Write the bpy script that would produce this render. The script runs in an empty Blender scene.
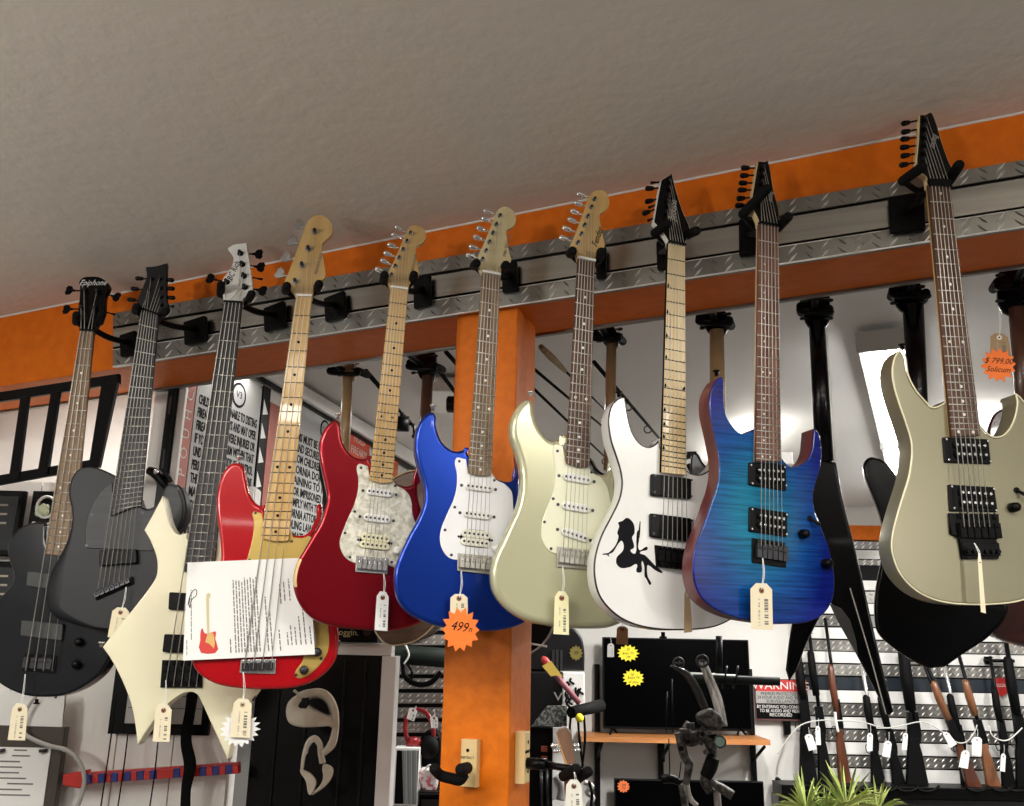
import bpy, bmesh, math, random
from mathutils import Vector, Matrix
from mathutils.geometry import delaunay_2d_cdt
random.seed(7)
S = bpy.context.scene
COL = S.collection
R = math.radians
# ------------------------------------------------------------------ camera
F, CX, CY = 900.0, 512.0, 403.0
PITCH, ROLL = R(15.0), 0.02
CAM = Vector((0, 0, 1.65))
fw = Vector((0, math.cos(PITCH), math.sin(PITCH)))
rt0 = Vector((1, 0, 0)); up0 = rt0.cross(fw)
rt = rt0 * math.cos(ROLL) + up0 * math.sin(ROLL)
up = up0 * math.cos(ROLL) - rt0 * math.sin(ROLL)
cd = bpy.data.cameras.new('camera'); cam = bpy.data.objects.new('camera', cd); COL.objects.link(cam)
cd.sensor_width = 36; cd.sensor_fit = 'HORIZONTAL'; cd.lens = 36 * F / 1024
cd.clip_start = .05; cd.clip_end = 60
m = Matrix((rt, up, -fw)).transposed().to_4x4(); m.translation = CAM
cam.matrix_world = m
S.camera = cam
S.view_settings.view_transform = 'Standard'; S.view_settings.look = 'None'
S.view_settings.gamma = 1; S.view_settings.use_curve_mapping = False
S.cycles.use_denoising = True

def ray(px, py):
    return fw * F + rt * (px - CX) + up * (CY - py)
def hit(px, py, P, n):
    d = ray(px, py); return CAM + d * ((P - CAM).dot(n) / d.dot(n))

# ------------------------------------------------------------------ materials
MATS = {}
def mat(name, col, rough=.5, metal=0, coat=0, emit=0, spec=.5, bump=None, trans=0):
    if name in MATS: return MATS[name]
    m = bpy.data.materials.new(name); m.use_nodes = True
    b = m.node_tree.nodes['Principled BSDF']
    b.inputs['Base Color'].default_value = (*col, 1); b.inputs['Roughness'].default_value = rough
    b.inputs['Metallic'].default_value = metal; b.inputs['Coat Weight'].default_value = coat
    b.inputs['Coat Roughness'].default_value = .04; b.inputs['Specular IOR Level'].default_value = spec
    b.inputs['Transmission Weight'].default_value = trans
    if emit:
        b.inputs['Emission Color'].default_value = (*col, 1); b.inputs['Emission Strength'].default_value = emit
    if bump:
        nt = m.node_tree; tc = nt.nodes.new('ShaderNodeTexCoord'); no = nt.nodes.new('ShaderNodeTexNoise')
        no.inputs['Scale'].default_value = bump[0]; no.inputs['Detail'].default_value = 6
        bp = nt.nodes.new('ShaderNodeBump'); bp.inputs['Strength'].default_value = bump[1]; bp.inputs['Distance'].default_value = bump[2]
        nt.links.new(tc.outputs['Object'], no.inputs['Vector']); nt.links.new(no.outputs['Fac'], bp.inputs['Height'])
        nt.links.new(bp.outputs['Normal'], b.inputs['Normal'])
    MATS[name] = m; return m
def noisy(name, c1, c2, scale=(20, 20, 20), rough=.5, coat=0, detail=5, lo=.35, hi=.65, metal=0, bump=0, nscale=1.0, dist=0.0):
    """two colours mixed by stretched noise (wood grain, pearl, stains)"""
    if name in MATS: return MATS[name]
    m = mat(name, c1, rough, metal, coat); nt = m.node_tree; b = nt.nodes['Principled BSDF']
    tc = nt.nodes.new('ShaderNodeTexCoord'); mp = nt.nodes.new('ShaderNodeMapping'); mp.inputs['Scale'].default_value = scale
    no = nt.nodes.new('ShaderNodeTexNoise'); no.inputs['Scale'].default_value = nscale; no.inputs['Detail'].default_value = detail
    no.inputs['Distortion'].default_value = dist
    cr = nt.nodes.new('ShaderNodeValToRGB')
    cr.color_ramp.elements[0].position = lo; cr.color_ramp.elements[0].color = (*c1, 1)
    cr.color_ramp.elements[1].position = hi; cr.color_ramp.elements[1].color = (*c2, 1)
    L = nt.links.new
    L(tc.outputs['Object'], mp.inputs['Vector']); L(mp.outputs['Vector'], no.inputs['Vector'])
    L(no.outputs['Fac'], cr.inputs['Fac']); L(cr.outputs['Color'], b.inputs['Base Color'])
    if bump:
        bp = nt.nodes.new('ShaderNodeBump'); bp.inputs['Strength'].default_value = bump; bp.inputs['Distance'].default_value = .004
        L(no.outputs['Fac'], bp.inputs['Height']); L(bp.outputs['Normal'], b.inputs['Normal'])
    return m
BLACK = mat('black_plastic', (.0014, .0014, .0016), .38, spec=.14)
SATIN = mat('black_rubber', (.003, .003, .0034), .6, spec=.12)
CHROME = mat('chrome', (.78, .78, .77), .22, .8)
STEEL = mat('string_steel', (.62, .60, .55), .42, .55)
FRET = mat('fret_nickel', (.66, .65, .61), .4, 1)
DARKMETAL = mat('dark_metal', (.05, .05, .055), .35, .7)
GUNMETAL = mat('blued_steel', (.005, .0055, .0065), .38, .4, spec=.2)
MAPLE = noisy('maple', (.58, .35, .10), (.70, .47, .18), (30, 30, 3), .35, .5)
MAPLE2 = noisy('pale_maple', (.70, .52, .25), (.80, .64, .36), (40, 40, 3), .35, .4)
MAPLEH = noisy('amber_maple', (.56, .36, .13), (.66, .45, .19), (25, 25, 4), .35, .5)
ROSE = noisy('rosewood', (.035, .014, .008), (.16, .075, .042), (160, 160, 9), .55, 0, 4, .3, .75)
ROSE2 = noisy('pale_rosewood', (.13, .08, .045), (.30, .2, .11), (160, 160, 9), .55, 0, 4, .3, .75)
EBONY = noisy('ebony', (.004, .004, .005), (.014, .014, .015), (160, 160, 9), .5)
NECKW = noisy('neck_wood', (.45, .3, .14), (.55, .38, .2), (30, 30, 3), .45)
MAHOG = noisy('mahogany_side', (.085, .012, .014), (.15, .03, .03), (30, 30, 8), .4, .3)
TAN = noisy('hanger_wood', (.62, .44, .18), (.72, .54, .26), (20, 20, 4), .45)
TAGP = mat('manila', (.78, .70, .50), .8)
TAGB = mat('kraft', (.36, .25, .14), .8)
WHITEP = mat('white_paper', (.82, .82, .80), .8)
INK = mat('ink', (.006, .006, .008), .8, spec=.15)
INKG = mat('faint_ink', (.22, .2, .2), .8)
PEARLDOT = mat('pearl_dot', (.85, .83, .76), .3)
ORANGEP = mat('orange_card', (.95, .20, .02), .6)
YELLOWP = mat('yellow_card', (.9, .78, .03), .6)
FOAM = mat('foam_rubber', (.0045, .0045, .005), .75, spec=.14)
WHITEPL = mat('white_plastic', (.80, .80, .77), .3)
CREAMPL = mat('cream_plastic', (.72, .68, .46), .35)

# ------------------------------------------------------------------ object helpers
def link(o, parent=None):
    COL.objects.link(o)
    if parent is not None: o.parent = parent
    return o
def obj(name, bm, mats, parent=None, smooth=None):
    me = bpy.data.meshes.new(name)
    if not isinstance(mats, (list, tuple)): mats = [mats]
    for x in mats: me.materials.append(x)
    if smooth is not None:
        for f in bm.faces: f.smooth = smooth
    bmesh.ops.recalc_face_normals(bm, faces=bm.faces)
    bm.to_mesh(me); bm.free()
    return link(bpy.data.objects.new(name, me), parent)
def tag(o, label, cat, group=None):
    o['label'] = label; o['category'] = cat
    if group: o['group'] = group
    return o
def struct(o): o['kind'] = 'structure'; return o
class Frame:
    """a vertical plane at O whose normal is turned phi about z; x right, -y toward the viewer, z up"""
    def __init__(s, px, py, Y, phi):
        d = ray(px, py); s.O = CAM + d * (Y / d.y); s.set(phi)
    def set(s, phi):
        s.phi = phi; s.X = Vector((math.cos(phi), math.sin(phi), 0)); s.N = Vector((math.sin(phi), -math.cos(phi), 0))
    @classmethod
    def at(c, O, phi):
        f = c.__new__(c); f.O = O.copy(); f.set(phi); return f
    def loc(s, px, py, d=0.0):
        p = hit(px, py, s.O + s.N * d, s.N) - s.O
        return Vector((p.dot(s.X), -d, p.z))
    def tolocal(s, w):
        p = w - s.O; return Vector((p.dot(s.X), -p.dot(s.N), p.z))
    def world(s, l): return s.O + s.X * l.x - s.N * l.y + Vector((0, 0, l.z))
    def empty(s, name, label, cat, group=None):
        o = bpy.data.objects.new(name, None); o.empty_display_size = .05
        o.location = s.O; o.rotation_euler = (0, 0, s.phi); COL.objects.link(o)
        return tag(o, label, cat, group)
    def place(s, o):
        o.location = s.O; o.rotation_euler = (0, 0, s.phi); return o
def smooth_poly(pts, n=5):
    """closed Catmull-Rom through (x,y[,'c'][,w]); 'c' keeps a corner. Returns [(x,y,w)]"""
    P = []
    for p in pts:
        c = 'c' in p[2:]; w = [q for q in p[2:] if q != 'c']
        P.append((Vector(p[:2]), c, w[0] if w else 1.0))
    out = []; N = len(P)
    for i in range(N):
        p0, p1, p2, p3 = P[i - 1], P[i], P[(i + 1) % N], P[(i + 2) % N]
        a = p1[0] if p1[1] else p0[0]; b = p2[0] if p2[1] else p3[0]
        L = (p2[0] - p1[0]).length
        t1 = (p2[0] - a); t2 = (b - p1[0])
        t1 = t1.normalized() * L if t1.length > 0 else t1
        t2 = t2.normalized() * L if t2.length > 0 else t2
        if p1[1]: t1 = (p2[0] - p1[0])
        if p2[1]: t2 = (p2[0] - p1[0])
        for k in range(n):
            t = k / n; h = t * t
            q = p1[0] * (2*t*h - 3*h + 1) + t1 * (t*h - 2*h + t) + p2[0] * (-2*t*h + 3*h) + t2 * (t*h - h)
            out.append((q.x, q.y, p1[2] * (1 - t) + p2[2] * t))
    return out
def area2(p): return sum(p[i - 1].x * p[i].y - p[i].x * p[i - 1].y for i in range(len(p))) / 2
def prism(bm, pts, thick, bev=.002, n=Vector((0, -1, 0)), K=3, bevback=None, ws=None, mi=(0, 0, 0), smooth=True, pick=None):
    """a slab: front outline pts (3D, in a plane of normal n), rounded edges; mi = material of (front, edge, side/back)"""
    n = n.normalized(); e1 = Vector((1, 0, 0)); e1 = (e1 - n * e1.dot(n)).normalized(); e2 = n.cross(e1)
    O = pts[0]; q = [Vector(((p - O).dot(e1), (p - O).dot(e2))) for p in pts]
    ws = ws or [1.0] * len(q)
    if area2(q) < 0: q = q[::-1]; ws = ws[::-1]
    N = len(q); nr = []
    for i in range(N):
        a = q[i] - q[i - 1]; b = q[(i + 1) % N] - q[i]
        a = a.normalized() if a.length > 1e-9 else a; b = b.normalized() if b.length > 1e-9 else b
        t = a + b; t = t.normalized() if t.length > 1e-6 else a
        nr.append(Vector((-t.y, t.x)))
    bb = bev if bevback is None else bevback
    rings = []
    for k in range(K + 1):
        t = k / K * math.pi / 2
        rings.append((bev * (1 - math.sin(t)), min(bev, thick * .45) * (1 - math.cos(t)), True))
    for k in range(K + 1):
        t = k / K * math.pi / 2
        rings.append((bb * (1 - math.cos(t)), thick - min(bb, thick * .45) * (1 - math.sin(t)), False))
    R_ = []
    for ins, dep, front in rings:
        r = []
        for i in range(N):
            w = ws[i] if front else 1.0
            wd = min(w, 2.2) if front else 1.0
            p2 = q[i] + nr[i] * ins * w
            r.append(bm.verts.new(O + e1 * p2.x + e2 * p2.y - n * min(dep * wd, thick * .8 if front else 9)))
        R_.append(r)
    def cap(r, idx):
        if N <= 6:
            f = bm.faces.new(r); f.material_index = idx; f.smooth = False; return
        q2 = [Vector(((v.co - O).dot(e1), (v.co - O).dot(e2))) for v in r]
        if area2(q2) < 0: q2 = q2[::-1]; r = r[::-1]
        dep = (r[0].co - O).dot(n)
        vo, _, fo, ov, _, _ = delaunay_2d_cdt(q2, [], [list(range(N))], 1, 1e-7)
        vv = [r[o[0]] if o else bm.verts.new(O + e1 * p.x + e2 * p.y + n * dep) for p, o in zip(vo, ov)]
        for t in fo:
            try: f = bm.faces.new([vv[i] for i in t])
            except ValueError: continue
            f.material_index = idx; f.smooth = False
    cap(R_[0], mi[0]); cap(R_[-1][::-1], mi[2])
    for k in range(len(R_) - 1):
        for i in range(N):
            j = (i + 1) % N
            f = bm.faces.new((R_[k][i], R_[k + 1][i], R_[k + 1][j], R_[k][j]))
            f.smooth = smooth; f.material_index = mi[1] if k < K else mi[2]
            if pick and k < K + 1:
                v = pick(f.calc_center_median(), k)
                if v is not None: f.material_index = v
    return bm
def box(bm, c, s, rot=None, mi=0):
    c = Vector(c); M = rot or Matrix.Identity(3)
    v = [bm.verts.new(c + M @ Vector((x * s[0] / 2, y * s[1] / 2, z * s[2] / 2))) for x in (-1, 1) for y in (-1, 1) for z in (-1, 1)]
    for f in ((0, 1, 3, 2), (4, 6, 7, 5), (0, 4, 5, 1), (2, 3, 7, 6), (0, 2, 6, 4), (1, 5, 7, 3)):
        g = bm.faces.new([v[i] for i in f]); g.material_index = mi
    return bm
def rbox(bm, c, s, b=.004, mi=0):
    """box with rounded edges, front/back along y"""
    x, y, z = c; a, d, h = s
    pts = [Vector((x + sx * a / 2, y - d / 2, z + sz * h / 2)) for sx, sz in ((-1, -1), (1, -1), (1, 1), (-1, 1))]
    return prism(bm, pts, d, b, K=2, mi=(mi, mi, mi), smooth=False)
def tube(bm, pts, rad, seg=8, mi=0, cap=True, flat=None, smooth=True):
    """tube along 3D pts; rad a number or list; flat squashes the section in y"""
    pts = [Vector(p) for p in pts]; n = len(pts)
    rad = rad if isinstance(rad, (list, tuple)) else [rad] * n
    rings = []; prev = None
    for i, p in enumerate(pts):
        t = (pts[min(i + 1, n - 1)] - pts[max(i - 1, 0)]).normalized()
        if prev is None:
            a = Vector((0, 1, 0)) if abs(t.y) < .9 else Vector((1, 0, 0))
        else: a = prev
        a = (a - t * a.dot(t)).normalized(); b = t.cross(a); prev = a
        k = flat if flat else 1
        rings.append([bm.verts.new(p + (a * math.cos(2 * math.pi * j / seg) * k + b * math.sin(2 * math.pi * j / seg)) * rad[i]) for j in range(seg)])
    for i in range(n - 1):
        for j in range(seg):
            f = bm.faces.new((rings[i][j], rings[i][(j + 1) % seg], rings[i + 1][(j + 1) % seg], rings[i + 1][j]))
            f.smooth = smooth; f.material_index = mi
    if cap:
        for r in (rings[0][::-1], rings[-1]):
            f = bm.faces.new(r); f.material_index = mi; f.smooth = False
    return bm
def ball(bm, c, r, mi=0, sc=(1, 1, 1), u=10, v=6):
    g = bmesh.ops.create_uvsphere(bm, u_segments=u, v_segments=v, radius=r)
    for w in g['verts']:
        w.co = Vector(c) + Vector((w.co.x * sc[0], w.co.y * sc[1], w.co.z * sc[2]))
    for f in {f for w in g['verts'] for f in w.link_faces}: f.smooth = True; f.material_index = mi
    return bm
def capsule(bm, a, b, r, mi=0, seg=10, r2=None):
    a, b = Vector(a), Vector(b); t = (b - a).normalized(); r2 = r2 or r
    P = [a - t * r * .95, a - t * r * .75, a - t * r * .35, a, b, b + t * r2 * .35, b + t * r2 * .75, b + t * r2 * .95]
    return tube(bm, P, [r * .3, r * .66, r * .94, r, r2, r2 * .94, r2 * .66, r2 * .3], seg, mi)
def disc(bm, c, r, h, mi=0, seg=20, n=Vector((0, -1, 0))):
    c = Vector(c); return tube(bm, [c, c + n * h], r, seg, mi)
def spline(pts, n=6):
    P = [Vector(p) for p in pts]; out = []
    for i in range(len(P) - 1):
        p0, p1, p2, p3 = P[max(i - 1, 0)], P[i], P[i + 1], P[min(i + 2, len(P) - 1)]
        for k in range(n):
            t = k / n
            out.append(.5 * ((2 * p1) + (p2 - p0) * t + (2 * p0 - 5 * p1 + 4 * p2 - p3) * t * t + (-p0 + 3 * p1 - 3 * p2 + p3) * t ** 3))
    return out + [P[-1]]
def text_bm(bm, s, size, M, mi=0, shear=0, align='CENTER', sx=1.0, space=1.0, ext=.0004, bold=0):
    """lettering as geometry: M (4x4) carries text x,y into the target's x,z plane"""
    cu = bpy.data.curves.new('lettering', 'FONT'); cu.body = s; cu.size = size; cu.shear = shear
    cu.align_x = align; cu.align_y = 'CENTER'; cu.space_line = space; cu.extrude = ext; cu.resolution_u = 2; cu.offset = size * bold
    o = bpy.data.objects.new('lettering', cu); COL.objects.link(o)
    dg = bpy.context.evaluated_depsgraph_get(); me = bpy.data.meshes.new_from_object(o.evaluated_get(dg))
    bpy.data.objects.remove(o); bpy.data.curves.remove(cu)
    vs = [bm.verts.new(M @ Vector((v.co.x * sx, v.co.y, v.co.z))) for v in me.vertices]
    for p in me.polygons:
        try: f = bm.faces.new([vs[i] for i in p.vertices]); f.material_index = mi
        except ValueError: pass
    bpy.data.meshes.remove(me); return bm
def tmat(c, ang=0, n=Vector((0, -1, 0))):
    """text matrix: text centre c, x axis turned ang (radians) in the x-z plane, facing -y"""
    X = Vector((math.cos(ang), 0, math.sin(ang))); Z = n; Y = Z.cross(X)
    M = Matrix((X, Y, Z)).transposed().to_4x4(); M.translation = Vector(c); return M
# ------------------------------------------------------------------ the room
PAINT = noisy('orange_paint', (.60, .125, .003), (.68, .150, .004), (3, 3, 3), .5, .0, 4, .35, .65, 0, .12, 9)
CEILM = mat('ceiling_plaster', (.78, .73, .655), .75, bump=(24, .45, .005))
REARC = mat('rear_ceiling_plaster', (.74, .74, .72), .6, bump=(30, .1, .003))
WALLW = mat('white_wall', (.74, .73, .70), .6, bump=(25, .1, .003))
ALU = noisy('brushed_aluminium', (.40, .39, .375), (.54, .53, .50), (1.5, 1.5, 60), .26, 0, 4, .3, .7, 1)
TREAD = mat('tread_plate', (.27, .265, .25), .38, 1)
TREADGLINT = mat('tread_glint', (.82, .81, .78), .35, .35)  # bright matte tone that paints the metal's glint on lozenges and rim
FLOORM = noisy('vinyl_floor', (.055, .05, .045), (.09, .08, .075), (2, 2, 2), .5)
B = Frame(512, 260, 2.12, R(-19))
def ytop(x): return 317 - .2 * x
def ybot(x): return 386.5 - .154 * x
XL, XR = -260, 1330
tl, tr, bl, br = B.loc(XL, ytop(XL)), B.loc(XR, ytop(XR)), B.loc(XL, ybot(XL)), B.loc(XR, ybot(XR))
DEP = .205
bm = bmesh.new()
prism(bm, [tl + Vector((0, 0, .03)), tr + Vector((0, 0, .03)), br, bl], DEP, .002, K=1, smooth=False)
beam = struct(B.place(obj('ceiling_beam', bm, PAINT)))
# ceiling in front: holds the beam's top line and runs level toward the viewer
def slab(name, quad, up_, m, th=.06):
    bm = bmesh.new(); q = [Vector(p) for p in quad]
    a = [bm.verts.new(p) for p in q]; b = [bm.verts.new(p + up_ * th) for p in q]
    bm.faces.new(a); bm.faces.new(b[::-1])
    for i in range(4): bm.faces.new((a[i], a[(i + 1) % 4], b[(i + 1) % 4], b[i]))
    return struct(obj(name, bm, m))
wl, wr = B.world(tl), B.world(tr)
dirb = (wr - wl).normalized()
A0, A1 = wl - dirb * 3, wr + dirb * 2.5
slab('ceiling', [A0, A1, A1 + B.N * 7, A0 + B.N * 7], Vector((0, 0, 1)), CEILM)
CEILZ = B.world(B.loc(512, ytop(512))).z
# rear ceiling falls slightly toward the back wall
BACKY = 6.6
rz = CAM.z + .90
b0, b1 = A0 - B.N * DEP, A1 - B.N * DEP
_pn = (b1 - b0).cross(Vector((.6, 6.9, rz)) - b0); _pz = lambda x, y: b0.z + .01 - ((x - b0.x) * _pn.x + (y - b0.y) * _pn.y) / _pn.z
slab('ceiling_rear', [Vector((-6, 6.9, _pz(-6, 6.9))), Vector((7, 6.9, _pz(7, 6.9))), b1 + Vector((0, 0, .01)), b0 + Vector((0, 0, .01))], Vector((0, 0, 1)), REARC)
slab('floor', [Vector((-6, -6, 0)), Vector((7, -6, 0)), Vector((7, 7, 0)), Vector((-6, 7, 0))], Vector((0, 0, -1)), FLOORM)
def wallbox(name, x0, x1, y0, y1, z0, z1, m):
    bm = bmesh.new(); box(bm, ((x0 + x1) / 2, (y0 + y1) / 2, (z0 + z1) / 2), (x1 - x0, y1 - y0, z1 - z0)); return struct(obj(name, bm, m))
wallbox('wall_back', -6, 7, BACKY, BACKY + .15, 0, 3.1, WALLW)
wallbox('wall_front', -6, 7, -5.1, -4.95, 0, 3.4, mat('dark_front_wall', (.10, .10, .10), .6))
wallbox('wall_right', 5.4, 5.5, -5, 6.6, 0, 3.2, WALLW)
wallbox('wall_left', -4.6, -4.5, -5, 6.6, 0, 3.6, WALLW)
# orange band along the top of the back wall
FB = Frame(800, 640, BACKY - .01, 0)
a, b = FB.loc(700, 527), FB.loc(1100, 543)
bm = bmesh.new(); box(bm, (0, 0, 0), (6.5, .02, .12))
trm = struct(obj('trim_1', bm, PAINT)); trm.location = (2.0, BACKY - .012, FB.world(FB.loc(868, 534)).z)

# ------------------------------------------------------------------ the tread-plate slat strip on the beam front
def lozenges(bm, q, nx, ny, d, mi, L=.012, W=.0035, H=.0018):
    """raised lozenges over the quad q = (tl, tr, br, bl)"""
    for i in range(nx):
        for j in range(ny):
            s = (i + .5) / nx; t = (j + .5) / ny
            c = (q[0] * (1 - s) + q[1] * s) * (1 - t) + (q[3] * (1 - s) + q[2] * s) * t
            sg = 1 if i % 2 else -1; mj = mi if sg > 0 else 0; L_, W_ = (L, W) if sg > 0 else (L * .8, W * .8)  # one slant painted bright like a glint, the other keeps the plate colour
            ux = (q[1] - q[0]).normalized(); uz = Vector((0, 0, 1))
            a = (ux + uz * sg).normalized(); b_ = (ux - uz * sg).normalized(); o = Vector((0, -1, 0))
            v = [bm.verts.new(c + p) for p in (a * L_, b_ * W_, -a * L_, -b_ * W_)]
            top = [bm.verts.new(c + o * H + a * L * .55), bm.verts.new(c + o * H - a * L * .55)]
            for f in ((v[0], v[1], top[0]), (v[1], v[2], top[1]), (v[1], top[1], top[0]), (v[2], v[3], top[1]), (v[3], v[0], top[0]), (v[3], top[0], top[1])):
                g = bm.faces.new(f); g.material_index = mj
slat = B.empty('slatwall_strip', 'long diamond plate and brushed metal strip fixed along the orange beam', 'strip')
PL, PR = 113, 1250
lines = {0: lambda x: 331.5 - .169 * x, 1: lambda x: 341.8 - .163 * x, 2: lambda x: 344.5 - .163 * x, 3: lambda x: 369.5 - .1595 * x, 4: lambda x: 372.3 - .1595 * x, 5: lambda x: 384.6 - .154 * x}
lines = {0: lambda x: 332.2 - .1685 * x, 1: lambda x: 345.2 - .1665 * x, 2: lambda x: 347.6 - .1660 * x, 3: lambda x: 364.6 - .1545 * x, 4: lambda x: 367.2 - .1545 * x, 5: lambda x: 383.9 - .1535 * x}
def strip(i0, i1, d): return [B.loc(PL, lines[i0](PL), d), B.loc(PR, lines[i0](PR), d), B.loc(PR, lines[i1](PR), d), B.loc(PL, lines[i1](PL), d)]
bm = bmesh.new(); prism(bm, strip(0, 5, .006), .0055, .0005, K=1, smooth=False); obj('backing', bm, BLACK, slat)
q = strip(0, 1, .02); bm = bmesh.new(); prism(bm, q, .014, .001, K=1, smooth=False); lozenges(bm, q, 78, 2, 0, 1, .0150, .0026, .0035); obj('diamond_flange', bm, [TREAD, TREADGLINT], slat)
q = strip(2, 3, .016); bm = bmesh.new(); prism(bm, q, .010, .001, K=1, smooth=False); obj('smooth_band', bm, ALU, slat)
_e = strip(4, 5, .0225); bm = bmesh.new(); tube(bm, [_e[3], _e[2]], .0022, 6); tube(bm, [_e[0], _e[1]], .0012, 6); obj('rim', bm, TREADGLINT, slat)
q = strip(4, 5, .022); bm = bmesh.new(); prism(bm, q, .016, .001, K=1, smooth=False); lozenges(bm, q, 78, 2, 0, 1, .0160, .0030, .004); obj('diamond_flange', bm, [TREAD, TREADGLINT], slat)
# the strip's twin on the rear of the beam: only its lower edge shows
RB = Frame.at(B.O - B.N * (DEP + .002), B.phi)
def rearq(z0, z1, dd=0): return [Vector((x, 0, bl.z + (br.z - bl.z) * (x - bl.x) / (br.x - bl.x) + z)) for x, z in ((bl.x + .62, z1), (br.x, z1), (br.x, z0), (bl.x + .62, z0))]
rs = RB.empty('slatwall_strip', 'diamond plate strip on the rear face of the orange beam, lower edge showing', 'strip')
bm = bmesh.new(); q = [p - Vector((0, .0, 0)) for p in rearq(-.006, .10)]; prism(bm, q, .014, .001, K=1, smooth=False)
lozenges(bm, [p + Vector((0, .0155, 0)) for p in q], 120, 3, 0, 1); obj('panel', bm, [TREAD, TREADGLINT], rs)

# ------------------------------------------------------------------ orange post under the beam
pl, pr = 445.5, 511.5
p0, p1 = B.loc(pl, 600), B.loc(pr, 600)
pw = p1.x - p0.x
PF = Frame.at(B.world(Vector((p0.x, 0, 0))) * 1.0, B.phi); PF.O.z = 0
ptop = B.world(B.loc(490, ybot(490))).z + .01
bm = bmesh.new()
prism(bm, [Vector((0, .004, 0)), Vector((pw, .004, 0)), Vector((pw, .004, ptop)), Vector((0, .004, ptop))], .155, .004, K=2, smooth=False)
POSTM = noisy('orange_post_paint', (.64, .145, .003), (.72, .170, .004), (3, 3, 3), .5, .0, 6, .35, .65, 0, .3, 14)
struct(PF.place(obj('support_pillar', bm, POSTM)))
PAINT.node_tree.nodes['Principled BSDF'].inputs['Specular IOR Level'].default_value = .22; POSTM.node_tree.nodes['Principled BSDF'].inputs['Specular IOR Level'].default_value = .22
bm = bmesh.new(); tube(bm, [B.loc(XL, ytop(XL)) + Vector((0, -.001, -.001)), B.loc(XR, ytop(XR)) + Vector((0, -.001, -.001))], .0035, 6); struct(B.place(obj('trim_7', bm, WALLW)))
# ------------------------------------------------------------------ guitars on the front of the beam
def beam_Y(px, py, off):
    """depth of the pixel's ray at the plane standing off the beam front"""
    return hit(px, py, B.O + B.N * off, B.N).y
def qmid(q): return (sum(p[0] for p in q) / 4, sum(p[1] for p in q) / 4)
def lerp(a, b, t): return a + (b - a) * t
def rquad(fr, q, d, r=.004):
    """px quad (tl,tr,br,bl) as rounded outline in the frame at stand-off d"""
    c = [fr.loc(x, y, d) for x, y in q]; out = []
    for i in range(4):
        p, a, b = c[i], c[i - 1], c[(i + 1) % 4]
        for k in range(4):
            t = k / 3
            u = p + (a - p).normalized() * r; v = p + (b - p).normalized() * r
            out.append((u * (1 - t) + p * t) * (1 - t) + (p * (1 - t) + v * t) * t)
    return out
def pill(c, ux, uz, hw, hh, n=6):
    out = []
    for s, a0 in ((1, -90), (-1, 90)):
        for k in range(n + 1):
            a = R(a0 + 180 * k / n)
            out.append(c + ux * (s * 0 + (hw - hh) * (1 if s == 1 else -1) + hh * math.cos(a)) + uz * (hh * math.sin(a)))
    return out
def dot_mark(bm, c, r, mi, h=.0006, seg=10): disc(bm, c, r, h, mi, seg)

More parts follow.
